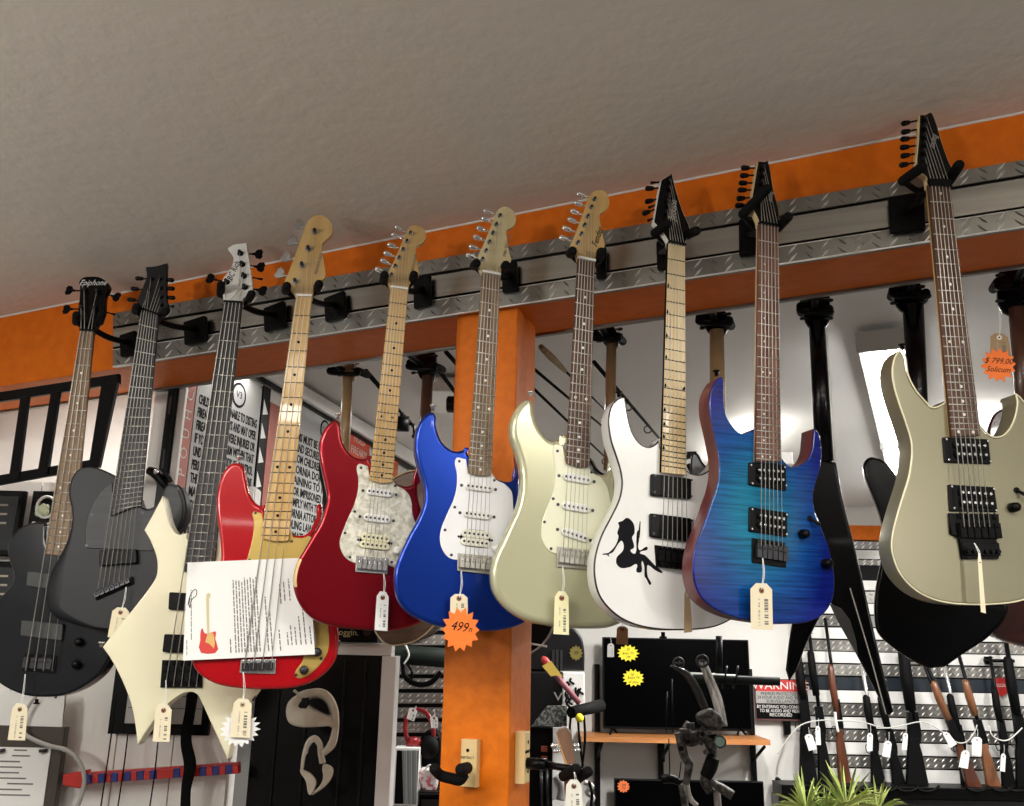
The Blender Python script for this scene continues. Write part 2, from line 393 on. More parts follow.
def guitar(g):
    """g: a dict of what the photograph shows of one hanging guitar, in pixels"""
    hx, hy = g['neckq'][0]; nutx = (g['neckq'][0][0] + g['neckq'][1][0]) / 2; nuty = (g['neckq'][0][1] + g['neckq'][1][1]) / 2
    off = g.get('off', .135)
    Y = beam_Y(nutx, nuty, off)
    fr0 = Frame(nutx, nuty, Y, R(g['yaw']))
    # base of the thing: under the neck, at the lowest body point
    low = max(p[1] for p in g['body'])
    mid = (sum(p[0] for p in g['body']) / len(g['body']))
    base = fr0.world(fr0.loc(mid, low))
    fr = Frame.at(base, fr0.phi)
    g['fr'] = fr
    root = fr.empty(g['name'], g['label'], 'guitar' if g['name'] != 'bass_guitar' else 'bass guitar', 'guitars hanging on the front of the beam')
    # ---- body
    sp = smooth_poly(g['body'], 6)
    pts = [fr.loc(x, y) for x, y, w in sp]; ws = [w for *_, w in sp]
    bm = bmesh.new()
    pick = None
    if 'wear' in g:
        wx, wy, wr = g['wear']; wc = fr.loc(wx, wy)
        pick = lambda c, k: 3 if abs(c.z - wc.z) < wr and c.x < wc.x and k < 5 else None
    prism(bm, pts, g.get('thick', .044), g.get('bev', .009), K=5, ws=ws, mi=(0, 1, 2), pick=pick)
    body = obj('body', bm, [g['paint'], g.get('edge', g['paint']), g.get('side', g['paint'])] + ([MAPLEH] if 'wear' in g else []), root)
    if 'binding' in g:
        bm = bmesh.new(); tube(bm, [p + Vector((0, -.0008, 0)) for p in pts + pts[:2]], .0016, 6, cap=False); obj('binding', bm, g['binding'], root)
    # ---- pickguard
    gt = 0
    if 'guard' in g:
        gt = .0025
        p2 = [fr.loc(x, y, gt) for x, y, w in smooth_poly(g['guard'], 5)]
        bm = bmesh.new(); prism(bm, p2, gt, .0012, K=1); pg = obj('pickguard', bm, g['guardm'], root)
        bm = bmesh.new()
        for x, y in g.get('screws', []): dot_mark(bm, fr.loc(x, y, gt), .0032, 0, .0008)
        if g.get('screws'): obj('screw', bm, DARKMETAL, pg)['kind'] = 'stuff'
    # ---- neck and fretboard
    fd = g.get('fd', .011)
    nl, nr, hr, hl = [fr.loc(x, y, fd) for x, y in g['neckq']]
    bm = bmesh.new()
    round_ = g.get('heelround', 0)
    bot = [hr, hl] if not round_ else [hr + Vector((0, 0, .004)), lerp(hr, hl, .08) - Vector((0, 0, .001)), lerp(hr, hl, .5) - Vector((0, 0, .004)), lerp(hr, hl, .92) - Vector((0, 0, .001)), hl + Vector((0, 0, .004))]
    prism(bm, [nl, nr] + bot, .007, .0012, K=2, bevback=.0004)
    sl, sr = g['strb']                                            # bridge ends of the outer strings
    bl_, br_ = fr.loc(*sl, fd), fr.loc(*sr, fd)
    def along(a, b, zt): return a + (b - a) * ((zt - a.z) / (b.z - a.z))
    nf = g.get('nf', 22)
    def fretpt(n):
        t = 1 - 2 ** (-n / 12)
        zl = nl.z + (bl_.z - nl.z) * t; zr = nr.z + (br_.z - nr.z) * t
        return along(nl, hl, zl), along(nr, hr, zr)
    hz = max(hl.z, hr.z)
    for n in range(1, nf + 1):
        a, b = fretpt(n)
        if min(a.z, b.z) < hz + .002 and not g.get('fan'): break
        tube(bm, [a + Vector((0, -.0004, 0)), b + Vector((0, -.0004, 0))], g.get('fretr', .0011), 6, 1, flat=None)
    lastf = n
    for n in g.get('dots', (3, 5, 7, 9, 12, 15, 17, 19, 21)):
        if n > lastf: continue
        a0, b0 = fretpt(n - 1); a1, b1 = fretpt(n)
        L_, R_ = (a0 + a1) / 2, (b0 + b1) / 2
        st = g.get('dotstyle', 'c')
        if st == 'c':
            for t in ((.5,) if n not in (12, 24) else (.25, .75)): dot_mark(bm, lerp(L_, R_, t) + Vector((0, .0003, 0)), g.get('dotr', .0032), 2, .0007)
        elif st == 'off':
            for t in ((.3,) if n not in (12, 24) else (.25, .55)): dot_mark(bm, lerp(L_, R_, t), g.get('dotr', .0022), 2, .0006)
        elif st == 'fin':                                         # small dark fins at the bass edge
            for e, s in ((0, 1), (1, -1)) if n in (12, 24) else ((0, 1),):
                p = a1 if e == 0 else b1; q_ = b1 if e == 0 else a1; u = (q_ - p).normalized() * .009
                v = [bm.verts.new(w_ + Vector((0, -.0004, 0))) for w_ in (p + Vector((0, 0, .002)), p + u + Vector((0, 0, .002)), p + u * .25 + Vector((0, 0, .011)))]
                f = bm.faces.new(v); f.material_index = 2
    fb = obj('fretboard', bm, [g['board'], g.get('fretm', FRET), g.get('dotm', PEARLDOT)], root)
    if 'boardedge' in g:
        bm = bmesh.new(); tube(bm, [nl + Vector((-.001, .003, 0)), hl + Vector((-.001, .003, 0))], .0022, 6); obj('binding', bm, g['boardedge'], fb)
    # neck back: D section from the nut to inside the body
    bm = bmesh.new(); rings = []
    for a, b in ((nl, nr), (hl, hr)):
        wv = (b - a); r = []
        for k in range(9):
            an = math.pi * k / 8
            r.append(bm.verts.new((a + b) / 2 - wv * .5 * math.cos(an) + Vector((0, .0072 + .016 * math.sin(an), 0))))
        rings.append(r)
    for k in range(8): bm.faces.new((rings[0][k], rings[1][k], rings[1][k + 1], rings[0][k + 1])).smooth = True
    for r in rings: bm.faces.new(r)
    bm.faces.new((rings[0][0], rings[0][8], rings[1][8], rings[1][0]))
    neck = obj('neck', bm, g.get('neckm', NECKW), root)
    # ---- nut
    bm = bmesh.new(); c = (nl + nr) / 2 + Vector((0, -.001, .0025)); w_ = (nr - nl).length
    M = Matrix.Rotation(-math.atan2(nr.z - nl.z, nr.x - nl.x), 3, 'Y')
    box(bm, c, (w_, .009, g.get('nuth', .005)), M); obj('nut', bm, g.get('nutm', WHITEPL), root)
    # ---- headstock: leans back by tilt degrees from the nut line
    tilt = R(g.get('tilt', 0)); hn = Vector((0, -math.cos(tilt), math.sin(tilt)))
    hd = g.get('hd', .003)
    P0 = Vector((0, -hd, max(nl.z, nr.z)))
    P0w = fr.world(P0); nw = fr.X * hn.x - fr.N * hn.y + Vector((0, 0, hn.z))
    def hl_(x, y, d=0): return fr.tolocal(hit(x, y, P0w + nw * d, nw))
    hs = [hl_(x, y) for x, y, w in smooth_poly(g['head'], 5)]
    bm = bmesh.new(); prism(bm, hs, g.get('hthick', .0145), .0012, n=hn, K=2, mi=(0, 1, 1)); head = obj('headstock', bm, [g['headm'], g.get('headside', g['headm'])], root)
    if 'logo' in g:
        for s, x, y, size, ang, m_ in g['logo']:
            bm = bmesh.new(); X = Vector((math.cos(R(ang)), 0, math.sin(R(ang)))); X = (X - hn * X.dot(hn)).normalized(); Yv = hn.cross(X)
            M4 = Matrix((X, Yv, hn)).transposed().to_4x4(); M4.translation = hl_(x, y, .0006)
            text_bm(bm, s, size, M4, shear=.35, sx=.8); obj('lettering', bm, m_, head)
    # ---- tuners: post, bushing, shaft and key in one mesh each
    km = g.get('keym', CHROME)
    for (x, y), (kx, ky), kt in g['tuners']:
        bm = bmesh.new(); p = hl_(x, y); k = hl_(kx, ky, -.010)
        pr = .0058 if g['name'] != 'bass_guitar' else .0080
        tube(bm, [p, p + hn * .002], pr, 12); tube(bm, [p + hn * .002, p + hn * (.010 if pr < .006 else .014)], pr * .55, 10, 1)
        q_ = hl_(x, y, -.010); dv = (k - q_).normalized()
        tube(bm, [q_, k], .002, 6)
        if kt == 'big':                                            # bass clover key
            tube(bm, [k - dv * .006, k + dv * .003], .0035, 8)
            pv = dv.cross(hn).normalized()
            pts_ = [k + dv * a_ + pv * b_ + hn * .002 for a_, b_ in ((0, -.004), (.006, -.013), (.017, -.015), (.022, -.007), (.020, 0), (.022, .007), (.017, .015), (.006, .013), (0, .004))]
            prism(bm, pts_, .004, .0012, n=hn, K=1)
        elif kt == 'edge':
            tube(bm, [k - dv * .004, k + dv * .012], [.002, .0035], 8)
        else:
            capsule(bm, k - dv * .001, k + dv * .011, .0052, seg=10, r2=.0062)
        obj('tuning_peg', bm, [km, DARKMETAL], root)
    # ---- pickups
    for pk in g['pickups']:
        q = pk['q']; c = [fr.loc(x, y, gt) for x, y in q]
        ctr = (c[0] + c[1] + c[2] + c[3]) / 4; ux = (c[1] - c[0]).normalized(); uz = Vector((-ux.z, 0, ux.x))
        hw = (c[1] - c[0]).length / 2; hh = (c[0] - c[3]).length / 2; bm = bmesh.new(); k = pk['k']
        F_ = Vector((0, -1, 0))
        if k == 'single':
            prism(bm, [p + F_ * .006 for p in pill(ctr, ux, uz, hw * .80, .0088)], .0065, .002, K=2, mi=(0, 0, 0))
            for i in range(6): dot_mark(bm, ctr + ux * ((i - 2.5) * hw * .25) + F_ * .006, .0026, 1, .0008)
            for s in (-1, 1): dot_mark(bm, ctr + ux * (s * hw), .0035, 1, .001)
            ms = [pk['m'], DARKMETAL]
        elif k == 'zebra':
            for s in (-1, 1):
                cc = ctr + uz * (hh * .5 * s)
                prism(bm, [p + F_ * .006 for p in pill(cc, ux, uz, hw, hh * .49)], .0065, .0015, K=2, mi=(0, 0, 0))
                for i in range(6): dot_mark(bm, cc + ux * ((i - 2.5) * hw * .30) + F_ * .006, .0026, 1, .0008)
            for s in (-1, 1): dot_mark(bm, ctr + ux * (s * hw * 1.12), .0028, 1, .001)
            prism(bm, [p + F_ * .0005 for p in pill(ctr, ux, uz, hw * 1.04, hh * 1.06)], .0006, .0001, K=1, mi=(2, 2, 2))
            ms = [pk['m'], DARKMETAL, BLACK]
        elif k == 'ring':                                          # humbucker in a black mounting ring
            cc = rquad(fr, q, gt + .004, .003)
            prism(bm, cc, .0045, .0015, K=2, mi=(0, 0, 0))
            for s in (-1, 1):
                prism(bm, [p + F_ * .009 for p in pill(ctr + uz * (hh * .36 * s) + ux * hw * .06, ux, uz, hw * .74, hh * .34)], .006, .0015, K=2, mi=(2, 2, 2))
                for i in range(6): dot_mark(bm, ctr + uz * (hh * .36 * s) + ux * (hw * .06 + (i - 2.5) * hw * .24) + F_ * .009, .0027, 1, .0012)
            for a_ in (-1, 1):
                for b_ in (-1, 1): dot_mark(bm, ctr + ux * (a_ * hw * .9) + uz * (b_ * hh * .8) + F_ * .004, .002, 1, .0006)
            ms = [BLACK, CHROME, SATIN]
        else:                                                      # plain soapbar / active block
            prism(bm, rquad(fr, q, gt + .009, .004), .0095, .002, K=2, mi=(0, 0, 0))
            if k == 'emg':
                for a_ in (-1, 1):
                    for b_ in (-1, 1): dot_mark(bm, ctr + ux * (a_ * hw * .9) + uz * (b_ * hh * .75) + F_ * .009, .0022, 1, .0006)
            ms = [pk.get('m', BLACK), DARKMETAL]
        obj('pickup', bm, ms, root)
    # ---- bridge
    bk = g['bridge']; q = bk['q']
    c = [fr.loc(x, y, gt) for x, y in q]; ux = (c[1] - c[0]).normalized(); uz = Vector((-ux.z, 0, ux.x)); ctr = sum(c, Vector()) / 4
    hw = (c[1] - c[0]).length / 2; hh = (c[0] - c[3]).length / 2; F_ = Vector((0, -1, 0))
    if 'poly' in bk:
        bm = bmesh.new(); prism(bm, [fr.loc(x, y, gt + .006) for x, y in bk['poly']], .0065, .0015, K=2)
        br = obj('bridge', bm, bk['m'], root)
    else:
        bm = bmesh.new(); prism(bm, rquad(fr, q, gt + .003, .002), .0035, .001, K=2); br = obj('bridge', bm, bk['m'], root)
    ns = g.get('ns', 6)
    for i in range(ns):
        bm = bmesh.new(); t = (i + .5) / ns * 2 - 1
        cc = ctr + ux * (t * hw * .92) + F_ * (.008 if 'poly' not in bk else .010) + uz * hh * bk.get('dz', 0)
        M = Matrix.Rotation(-math.atan2(ux.z, ux.x), 3, 'Y')
        box(bm, cc, (hw * 1.5 / ns, .009, hh * bk.get('sh', 1.15)), M)
        tube(bm, [cc + F_ * .004 + uz * hh * .2 - ux * hw * .4 / ns, cc + F_ * .004 + uz * hh * .2 + ux * hw * .4 / ns], .0022, 6)
        tube(bm, [cc + uz * hh * .55, cc + uz * hh * .9], .0016, 6)
        obj('saddle', bm, bk.get('sm', bk['m']), br)
    if bk.get('k') == 'trem':
        bm = bmesh.new(); prism(bm, [ctr + ux * a_ * hw * .8 + uz * (-hh * b_) + F_ * .010 for a_, b_ in ((-1, .35), (1, .35), (1, 1.0), (-1, 1.0))], .008, .002, K=2)
        for i in range(6): tube(bm, [ctr + ux * ((i - 2.5) * hw * .26) - uz * hh * .8 + F_ * .010, ctr + ux * ((i - 2.5) * hw * .26) - uz * hh * .8 + F_ * .016], .004, 8)
        obj('fine_tuner_block', bm, bk['m'], br)
    # ---- strings
    sd = .0095 if 'poly' not in bk else .012
    spread = g.get('nutin', .1)
    for i in range(ns):
        t = i / (ns - 1)
        a = lerp(nl, nr, spread + (1 - 2 * spread) * t) + Vector((0, -.0035, .003))
        b = fr.loc(lerp(sl[0], sr[0], t), lerp(sl[1], sr[1], t), fd + sd * .6)
        pp = [b, a]
        k = g['strpost'][i] if 'strpost' in g else min(i, len(g['tuners']) - 1)
        if k is not None and k < len(g['tuners']):
            p = hl_(*g['tuners'][k][0]); pp.append(p + hn * .008)
        bm = bmesh.new(); rr = g.get('strr', (.0009, .00055)); tube(bm, pp, lerp(rr[0], rr[1], t), 5, cap=True); obj('string', bm, STEEL, root)
    # ---- knobs, switch, strap button
    for kb in g.get('knobs', []):
        x, y, r = kb[:3]; bm = bmesh.new(); p = fr.loc(x, y, gt)
        tube(bm, [p, p + F_ * .004, p + F_ * .016, p + F_ * .018], [r, r, r * .86, r * .7], 16); ball(bm, p + F_ * .018, r * .7, sc=(1, .25, 1))
        if len(kb) > 4: tube(bm, [p, p + F_ * .0015], r * 1.5, 16)
        obj('knob', bm, kb[3], root)
    for x, y in g.get('switch', []):
        bm = bmesh.new(); p = fr.loc(x, y, gt); disc(bm, p, .006, .002); capsule(bm, p, p + Vector((.008, -.016, -.012)), .0028, r2=.004); obj('selector_switch', bm, BLACK, root)
    for x, y in g.get('buttons', []):
        bm = bmesh.new(); p = fr.loc(x, y, -.022); up_ = 1 if y < low - 60 else -1
        tube(bm, [p, p + Vector((0, 0, .008 * up_)), p + Vector((0, 0, .009 * up_)), p + Vector((0, 0, .012 * up_))], [.004, .004, .008, .007], 10); obj('strap_button', bm, g.get('buttonm', BLACK), root)
    bm = bmesh.new(); jp = max((p for p in pts if p.z > .06 and p.z < .14), key=lambda p: p.x) + Vector((-.002, .022, 0)); tube(bm, [jp, jp + Vector((.004, 0, -.001))], [.009, .007], 12); obj('output_jack_socket', bm, DARKMETAL, root)
    if 'decal' in g:
        for poly in g['decal']:
            pd = [fr.loc(580 + x / 5.756, 500 + y / 5.756, .0006) for x, y, w in smooth_poly(poly, 4)]
            bm = bmesh.new(); prism(bm, pd, .0005, .0001, K=1, smooth=False); obj('silhouette_decal', bm, INK, body)
    # ---- hanger on the beam that carries it
    hg = g['hanger']; hf = Frame.at(B.O + B.N * .0262, B.phi)
    q = hg['plate']; mp = hf.loc(*qmid(q)); hf = Frame.at(hf.world(mp), B.phi)
    hr_ = hf.empty('guitar_hanger', hg['label'], 'hanger', 'padded guitar hangers on the strip')
    bm = bmesh.new(); prism(bm, rquad(hf, q, .012, .006), .0118, .002, K=2)
    for a_ in (.25, .75):
        pz = (hf.loc(*q[0], .012) * (1 - .3) + hf.loc(*q[1], .012) * .3); pw = (hf.loc(*q[3], .012) * .7 + hf.loc(*q[2], .012) * .3)
        disc(bm, lerp(pz, pw, a_), .004, .002)
    obj('mounting_plate', bm, BLACK, hr_)
    def fw_(x, y, d): return hf.tolocal(fr.world(fr.loc(x, y, d)))
    (lx, ly), (lx2, ly2) = hg['l']; (rx, ry), (rx2, ry2) = hg['r']
    dl = hg.get('d', (-.030, .030))
    la, lb = fw_(lx, ly, dl[0]), fw_(lx2, ly2, dl[1]); ra, rb = fw_(rx, ry, dl[0]), fw_(rx2, ry2, dl[1])
    mid_ = (la + ra) / 2 + Vector((0, .010, -.012))
    pc = hf.loc(*qmid(q), .012) + Vector((0, 0, .005))
    bm = bmesh.new(); tube(bm, spline([pc, lerp(pc, mid_, .5) + Vector((0, 0, -.008)), mid_], 5), .0085, 10); obj('arm', bm, BLACK, hr_)
    bm = bmesh.new(); tube(bm, spline([la, lerp(la, mid_, .6) + Vector((0, .006, -.008)), mid_, lerp(ra, mid_, .6) + Vector((0, .006, -.008)), ra], 6), .0065, 10); obj('yoke', bm, BLACK, hr_)
    for a_, b_ in ((la, lb), (ra, rb)):
        bm = bmesh.new(); capsule(bm, a_, b_, hg.get('fr', .0105), seg=12); obj('foam_sleeve', bm, FOAM, hr_)
    # ---- the price tag hanging off it
    return root
# ------------------------------------------------------------------ one dict per guitar (pixels of the photograph)
def six(posts, keys, kt='round'): return [(p, k, kt) for p, k in zip(posts, keys)]
def tn(bx, by, s, pts): return [(bx + p[0] / s, by + p[1] / s) for p in pts]
def paint(name, col, rough=.18, metal=.0, coat=1.0): return mat(name, col, rough, metal, coat)
CHAMP = mat('champagne_metallic', (.26, .24, .158), .36, .45, .35)
IVORY = mat('ivory_paint', (.77, .73, .52), .3, 0, .6)
SNOW = mat('white_paint', (.80, .80, .78), .2, 0, 1)
REDM = mat('candy_red', (.26, .002, .010), .28, .7, .5)
REDB = mat('bright_red', (.44, .003, .008), .2, .15, .7)
BLUEM = mat('metallic_blue', (.003, .036, .32), .30, .7, .4)
CREAMM = mat('pale_green_cream', (.50, .49, .32), .25, .25, .7)
MATTE = mat('matte_charcoal', (.008, .009, .0115), .48, 0, 0, 0, .34)
TBLACK = noisy('translucent_black', (.0015, .002, .0035), (.003, .005, .010), (6, 6, 60), .2, .12)
GOLDG = mat('gold_pickguard', (.66, .47, .13), .3, .5, .3)
PEARL = noisy('pearloid', (.36, .34, .26), (.78, .76, .66), (70, 70, 70), .25, .4, 5, .30, .62, 0, 0, 1, .6)
WHITEG = mat('white_pickguard', (.84, .85, .87), .25, 0, .4)
MINTG = mat('mint_pickguard', (.76, .76, .57), .3, 0, .4)
DARKG = noisy('brushed_black_guard', (.007, .008, .010), (.018, .020, .025), (3, 3, 240), .5, 0)
def flame():
    m = mat('blue_flame_maple', (.01, .1, .3), .22, 0, .3, 0, .25); nt = m.node_tree; b = nt.nodes['Principled BSDF']; L = nt.links.new
    tc = nt.nodes.new('ShaderNodeTexCoord'); mp = nt.nodes.new('ShaderNodeMapping'); mp.inputs['Location'].default_value = (.0, 0, -.17); mp.inputs['Scale'].default_value = (1.25, 0, .82)
    ln = nt.nodes.new('ShaderNodeVectorMath'); ln.operation = 'LENGTH'
    cr = nt.nodes.new('ShaderNodeValToRGB'); e = cr.color_ramp.elements
    e[0].position = .05; e[0].color = (.004, .15, .27, 1); e[1].position = .205; e[1].color = (.003, .010, .17, 1)
    x = cr.color_ramp.elements.new(.13); x.color = (.004, .060, .235, 1)
    mp2 = nt.nodes.new('ShaderNodeMapping'); mp2.inputs['Scale'].default_value = (7, 7, 190); mp2.inputs['Rotation'].default_value = (0, R(6), 0)
    no = nt.nodes.new('ShaderNodeTexNoise'); no.inputs['Scale'].default_value = 1; no.inputs['Detail'].default_value = 3; no.inputs['Distortion'].default_value = .6
    r2 = nt.nodes.new('ShaderNodeValToRGB'); r2.color_ramp.elements[0].position = .3; r2.color_ramp.elements[0].color = (.45, .45, .5, 1); r2.color_ramp.elements[1].position = .62; r2.color_ramp.elements[1].color = (1.25, 1.25, 1.2, 1)
    mx = nt.nodes.new('ShaderNodeMix'); mx.data_type = 'RGBA'; mx.blend_type = 'MULTIPLY'; mx.inputs[0].default_value = 1
    L(tc.outputs['Object'], mp.inputs['Vector']); L(mp.outputs['Vector'], ln.inputs[0]); L(ln.outputs['Value'], cr.inputs['Fac'])
    L(tc.outputs['Object'], mp2.inputs['Vector']); L(mp2.outputs['Vector'], no.inputs['Vector']); L(no.outputs['Fac'], r2.inputs['Fac'])
    L(cr.outputs['Color'], mx.inputs[6]); L(r2.outputs['Color'], mx.inputs[7]); L(mx.outputs[2], b.inputs['Base Color'])
    return m
FLAME = flame()
CREAMPU = mat('cream_bobbin', (.80, .76, .52), .35)
GUITARS = []
# --- champagne one at the right
GUITARS.append(dict(name='electric_guitar', label='champagne metallic electric guitar with cream binding, rosewood fretboard and black locking tremolo', off=0.14, yaw=10, paint=CHAMP, bev=.004, binding=CREAMPL,
  body=[(900.8,349.6,'c'),(894.7,357.4),(891.8,371.3),(893.9,386.9),(899.1,404.3),(905.2,421.7),(910.4,439),(911.6,451.2),(910.4,465.1),(907.8,479),(902.6,495.6),(897.4,513),(893,530.4),(891.3,544.3),(893,556.4),(899.1,572.1),(910.4,586),(924.3,595.5),(941.7,601.6),(964.2,604.2),(990,604.2),(1018,601),(1038,592),(1050,574),(1052,552),(1047,530),(1038,508),(1031,485),(1027,462),(1028,442),(1031,424),(1028,408),(1020,398),(1015.5,393.9,'c'),(1017,404),(1012.9,421.7),(1004.2,434.7),(993.8,437.3),(985,432),(978,424,'c'),(952,414),(946.9,400,'c'),(941.7,405),(932,407.8),(926,402.5),(915.6,390.4),(907.8,374.7),(905,357)],
  neckq=[(928.6,184.2),(950.3,185.1),(981,435.2),(951.7,436.4)], strb=((964.5,527),(990,527)), board=ROSE, neckm=MAPLE, nf=24, dots=(1,3,5,7,9,12,15,17,19,21,24), nutm=BLACK, nuth=.016, tilt=13, headm=mat('gloss_black',(.002,.002,.0025),.25,0,.08,0,.18), headside=MAPLE2,
  head=[(928.4,186,'c'),(926,176.4),(917.3,169.5),(918.5,140),(919.6,114.8,'c'),(925.5,114.8,'c'),(929.5,112.2,'c'),(932,113),(937.3,126),(941.7,141.7),(948.6,160.8),(953,171.2),(950.5,181.6),(950.5,187,'c')],
  logo=[('Ibanez',934.5,141,.022,-112,mat('silver_ink',(.5,.5,.48),.4,.5))],
  tuners=six([(924.5,119),(924.3,128),(924,136.5),(924,144.5),(923.5,152.5),(923.2,161)],[(907.8,122.6),(907.8,131.3),(907.3,138.6),(906.9,146.9),(907.4,155.2),(906,164.3)]), keym=BLACK, strpost=[5,4,3,2,1,0],
  pickups=[dict(k='ring',q=[(943,437),(988.6,439),(991.5,464.2),(945.1,462.5)]),dict(k='ring',q=[(948.3,484.3),(994.6,487),(998.1,512.1),(950,511.3)])],
  bridge=dict(k='trem',q=[(953,516),(998,517),(998.5,556),(957,556)],poly=[(949.5,513),(999,513.9),(1000.4,537.3),(996.4,540),(999.9,546),(999,559),(962.5,559),(959,537.3),(951.2,533.9)],m=BLACK,sm=SATIN,dz=.25,sh=.75),
  knobs=[(1011.5,507.8,.0095,BLACK)], switch=[(1016.4,490.4)], buttons=[(902.5,350)],
  hanger=dict(label='black guitar hanger holding the champagne metallic guitar, slotted plate showing', plate=[(888,197),(924,192),(926,229),(890,233)], l=((903,181),(922,167)), r=((949,181),(959,165)), d=(-.02,.032))))
# --- blue flame top
GUITARS.append(dict(name='electric_guitar', label='blue flame maple electric guitar with dark red sides and two black humbuckers', off=0.155, yaw=18, paint=FLAME, side=MAHOG, bev=.003, edge=FLAME,
  body=[(721,376.7),(714.8,382.9),(710.1,393.4),(709.5,409.2),(713.1,426.8),(716.6,442.6),(719.2,458.4),(719.2,474.3),(716.1,490),(712,501),(706,519.3),(699,536.9),(694.6,551),(692.9,566.8),(694.6,582.6),(700.8,596.7),(712.2,607.2),(726.2,614.3),(743.8,619.5),(768.4,623),(793,623.9),(810.6,621.3),(824.7,613.4),(832.6,600.2),(834.9,584.4),(833.5,566.8),(829.1,547.5),(821.2,526.4),(815,510.5),(813.3,497),(815.9,483),(820.3,469),(822,454.9),(821.2,442.6),(818,431.5),(814.1,428.6,'c'),(813.3,437.3),(811.5,451.4),(805.4,462),(793,466.9),(786.9,463.7),(780,455,'c'),(757,440),(754.4,428.6,'c'),(749,432),(742,433.5),(734.2,427.7),(726.2,414.5),(724.1,398.7),(723.8,381)],
  neckq=[(759,223.9),(778.8,227.5),(781,462),(756.1,461)], strb=((761.4,545.7),(782.5,546.6)), board=noisy('red_rosewood',(.07,.026,.016),(.26,.115,.075),(160,160,9),.5,0,4,.3,.75), neckm=MAPLE2, nf=24, dots=(3,5,7,9,12,15,17,19,21,24), dotstyle='off', nutm=BLACK, tilt=13, headm=mat('gloss_black',(.002,.002,.0025),.25,0,.08,0,.18), headside=MAPLE2,
  head=[(759,225,'c'),(758,219),(752,205),(754.5,182),(758,161,'c'),(764.6,161.7,'c'),(767.6,159.9,'c'),(769.9,167.3),(773.6,189.6),(778.8,210),(779.2,219.4),(779,229,'c')],
  tuners=six([(762.5,168),(762.3,175),(761.5,183),(761,190),(760,197),(759,204)],[(747.5,168),(746.5,175.5),(745.3,183),(744.3,190),(743,198.3),(741.6,205.3)]), keym=BLACK, strpost=[5,4,3,2,1,0],
  logo=[('Ibanez',771.5,196,.016,-108,mat('silver_ink',(.5,.5,.48),.4,.5))],
  pickups=[dict(k='ring',q=[(749.1,462),(786.4,464.6),(786.4,491),(748.7,484.8)]),dict(k='ring',q=[(749.5,506.7),(787.4,512.7),(787.4,536.9),(749.1,531.3)])],
  bridge=dict(q=[(752.3,537.8),(786,543),(786.4,567.7),(752.3,562.4)],m=BLACK,sm=DARKMETAL),
  knobs=[(801.8,534.3,.0095,BLACK),(824.7,563.6,.0095,BLACK)], switch=[(809.7,518.5)], buttons=[(716.5,376)],
  hanger=dict(label='black guitar hanger gripping the headstock of the blue flame top guitar', plate=[(738.6,219),(757,215),(759,252),(739,256)], l=((743,214),(767,189)), r=((778,228),(788,217)), d=(-.02,.04))))
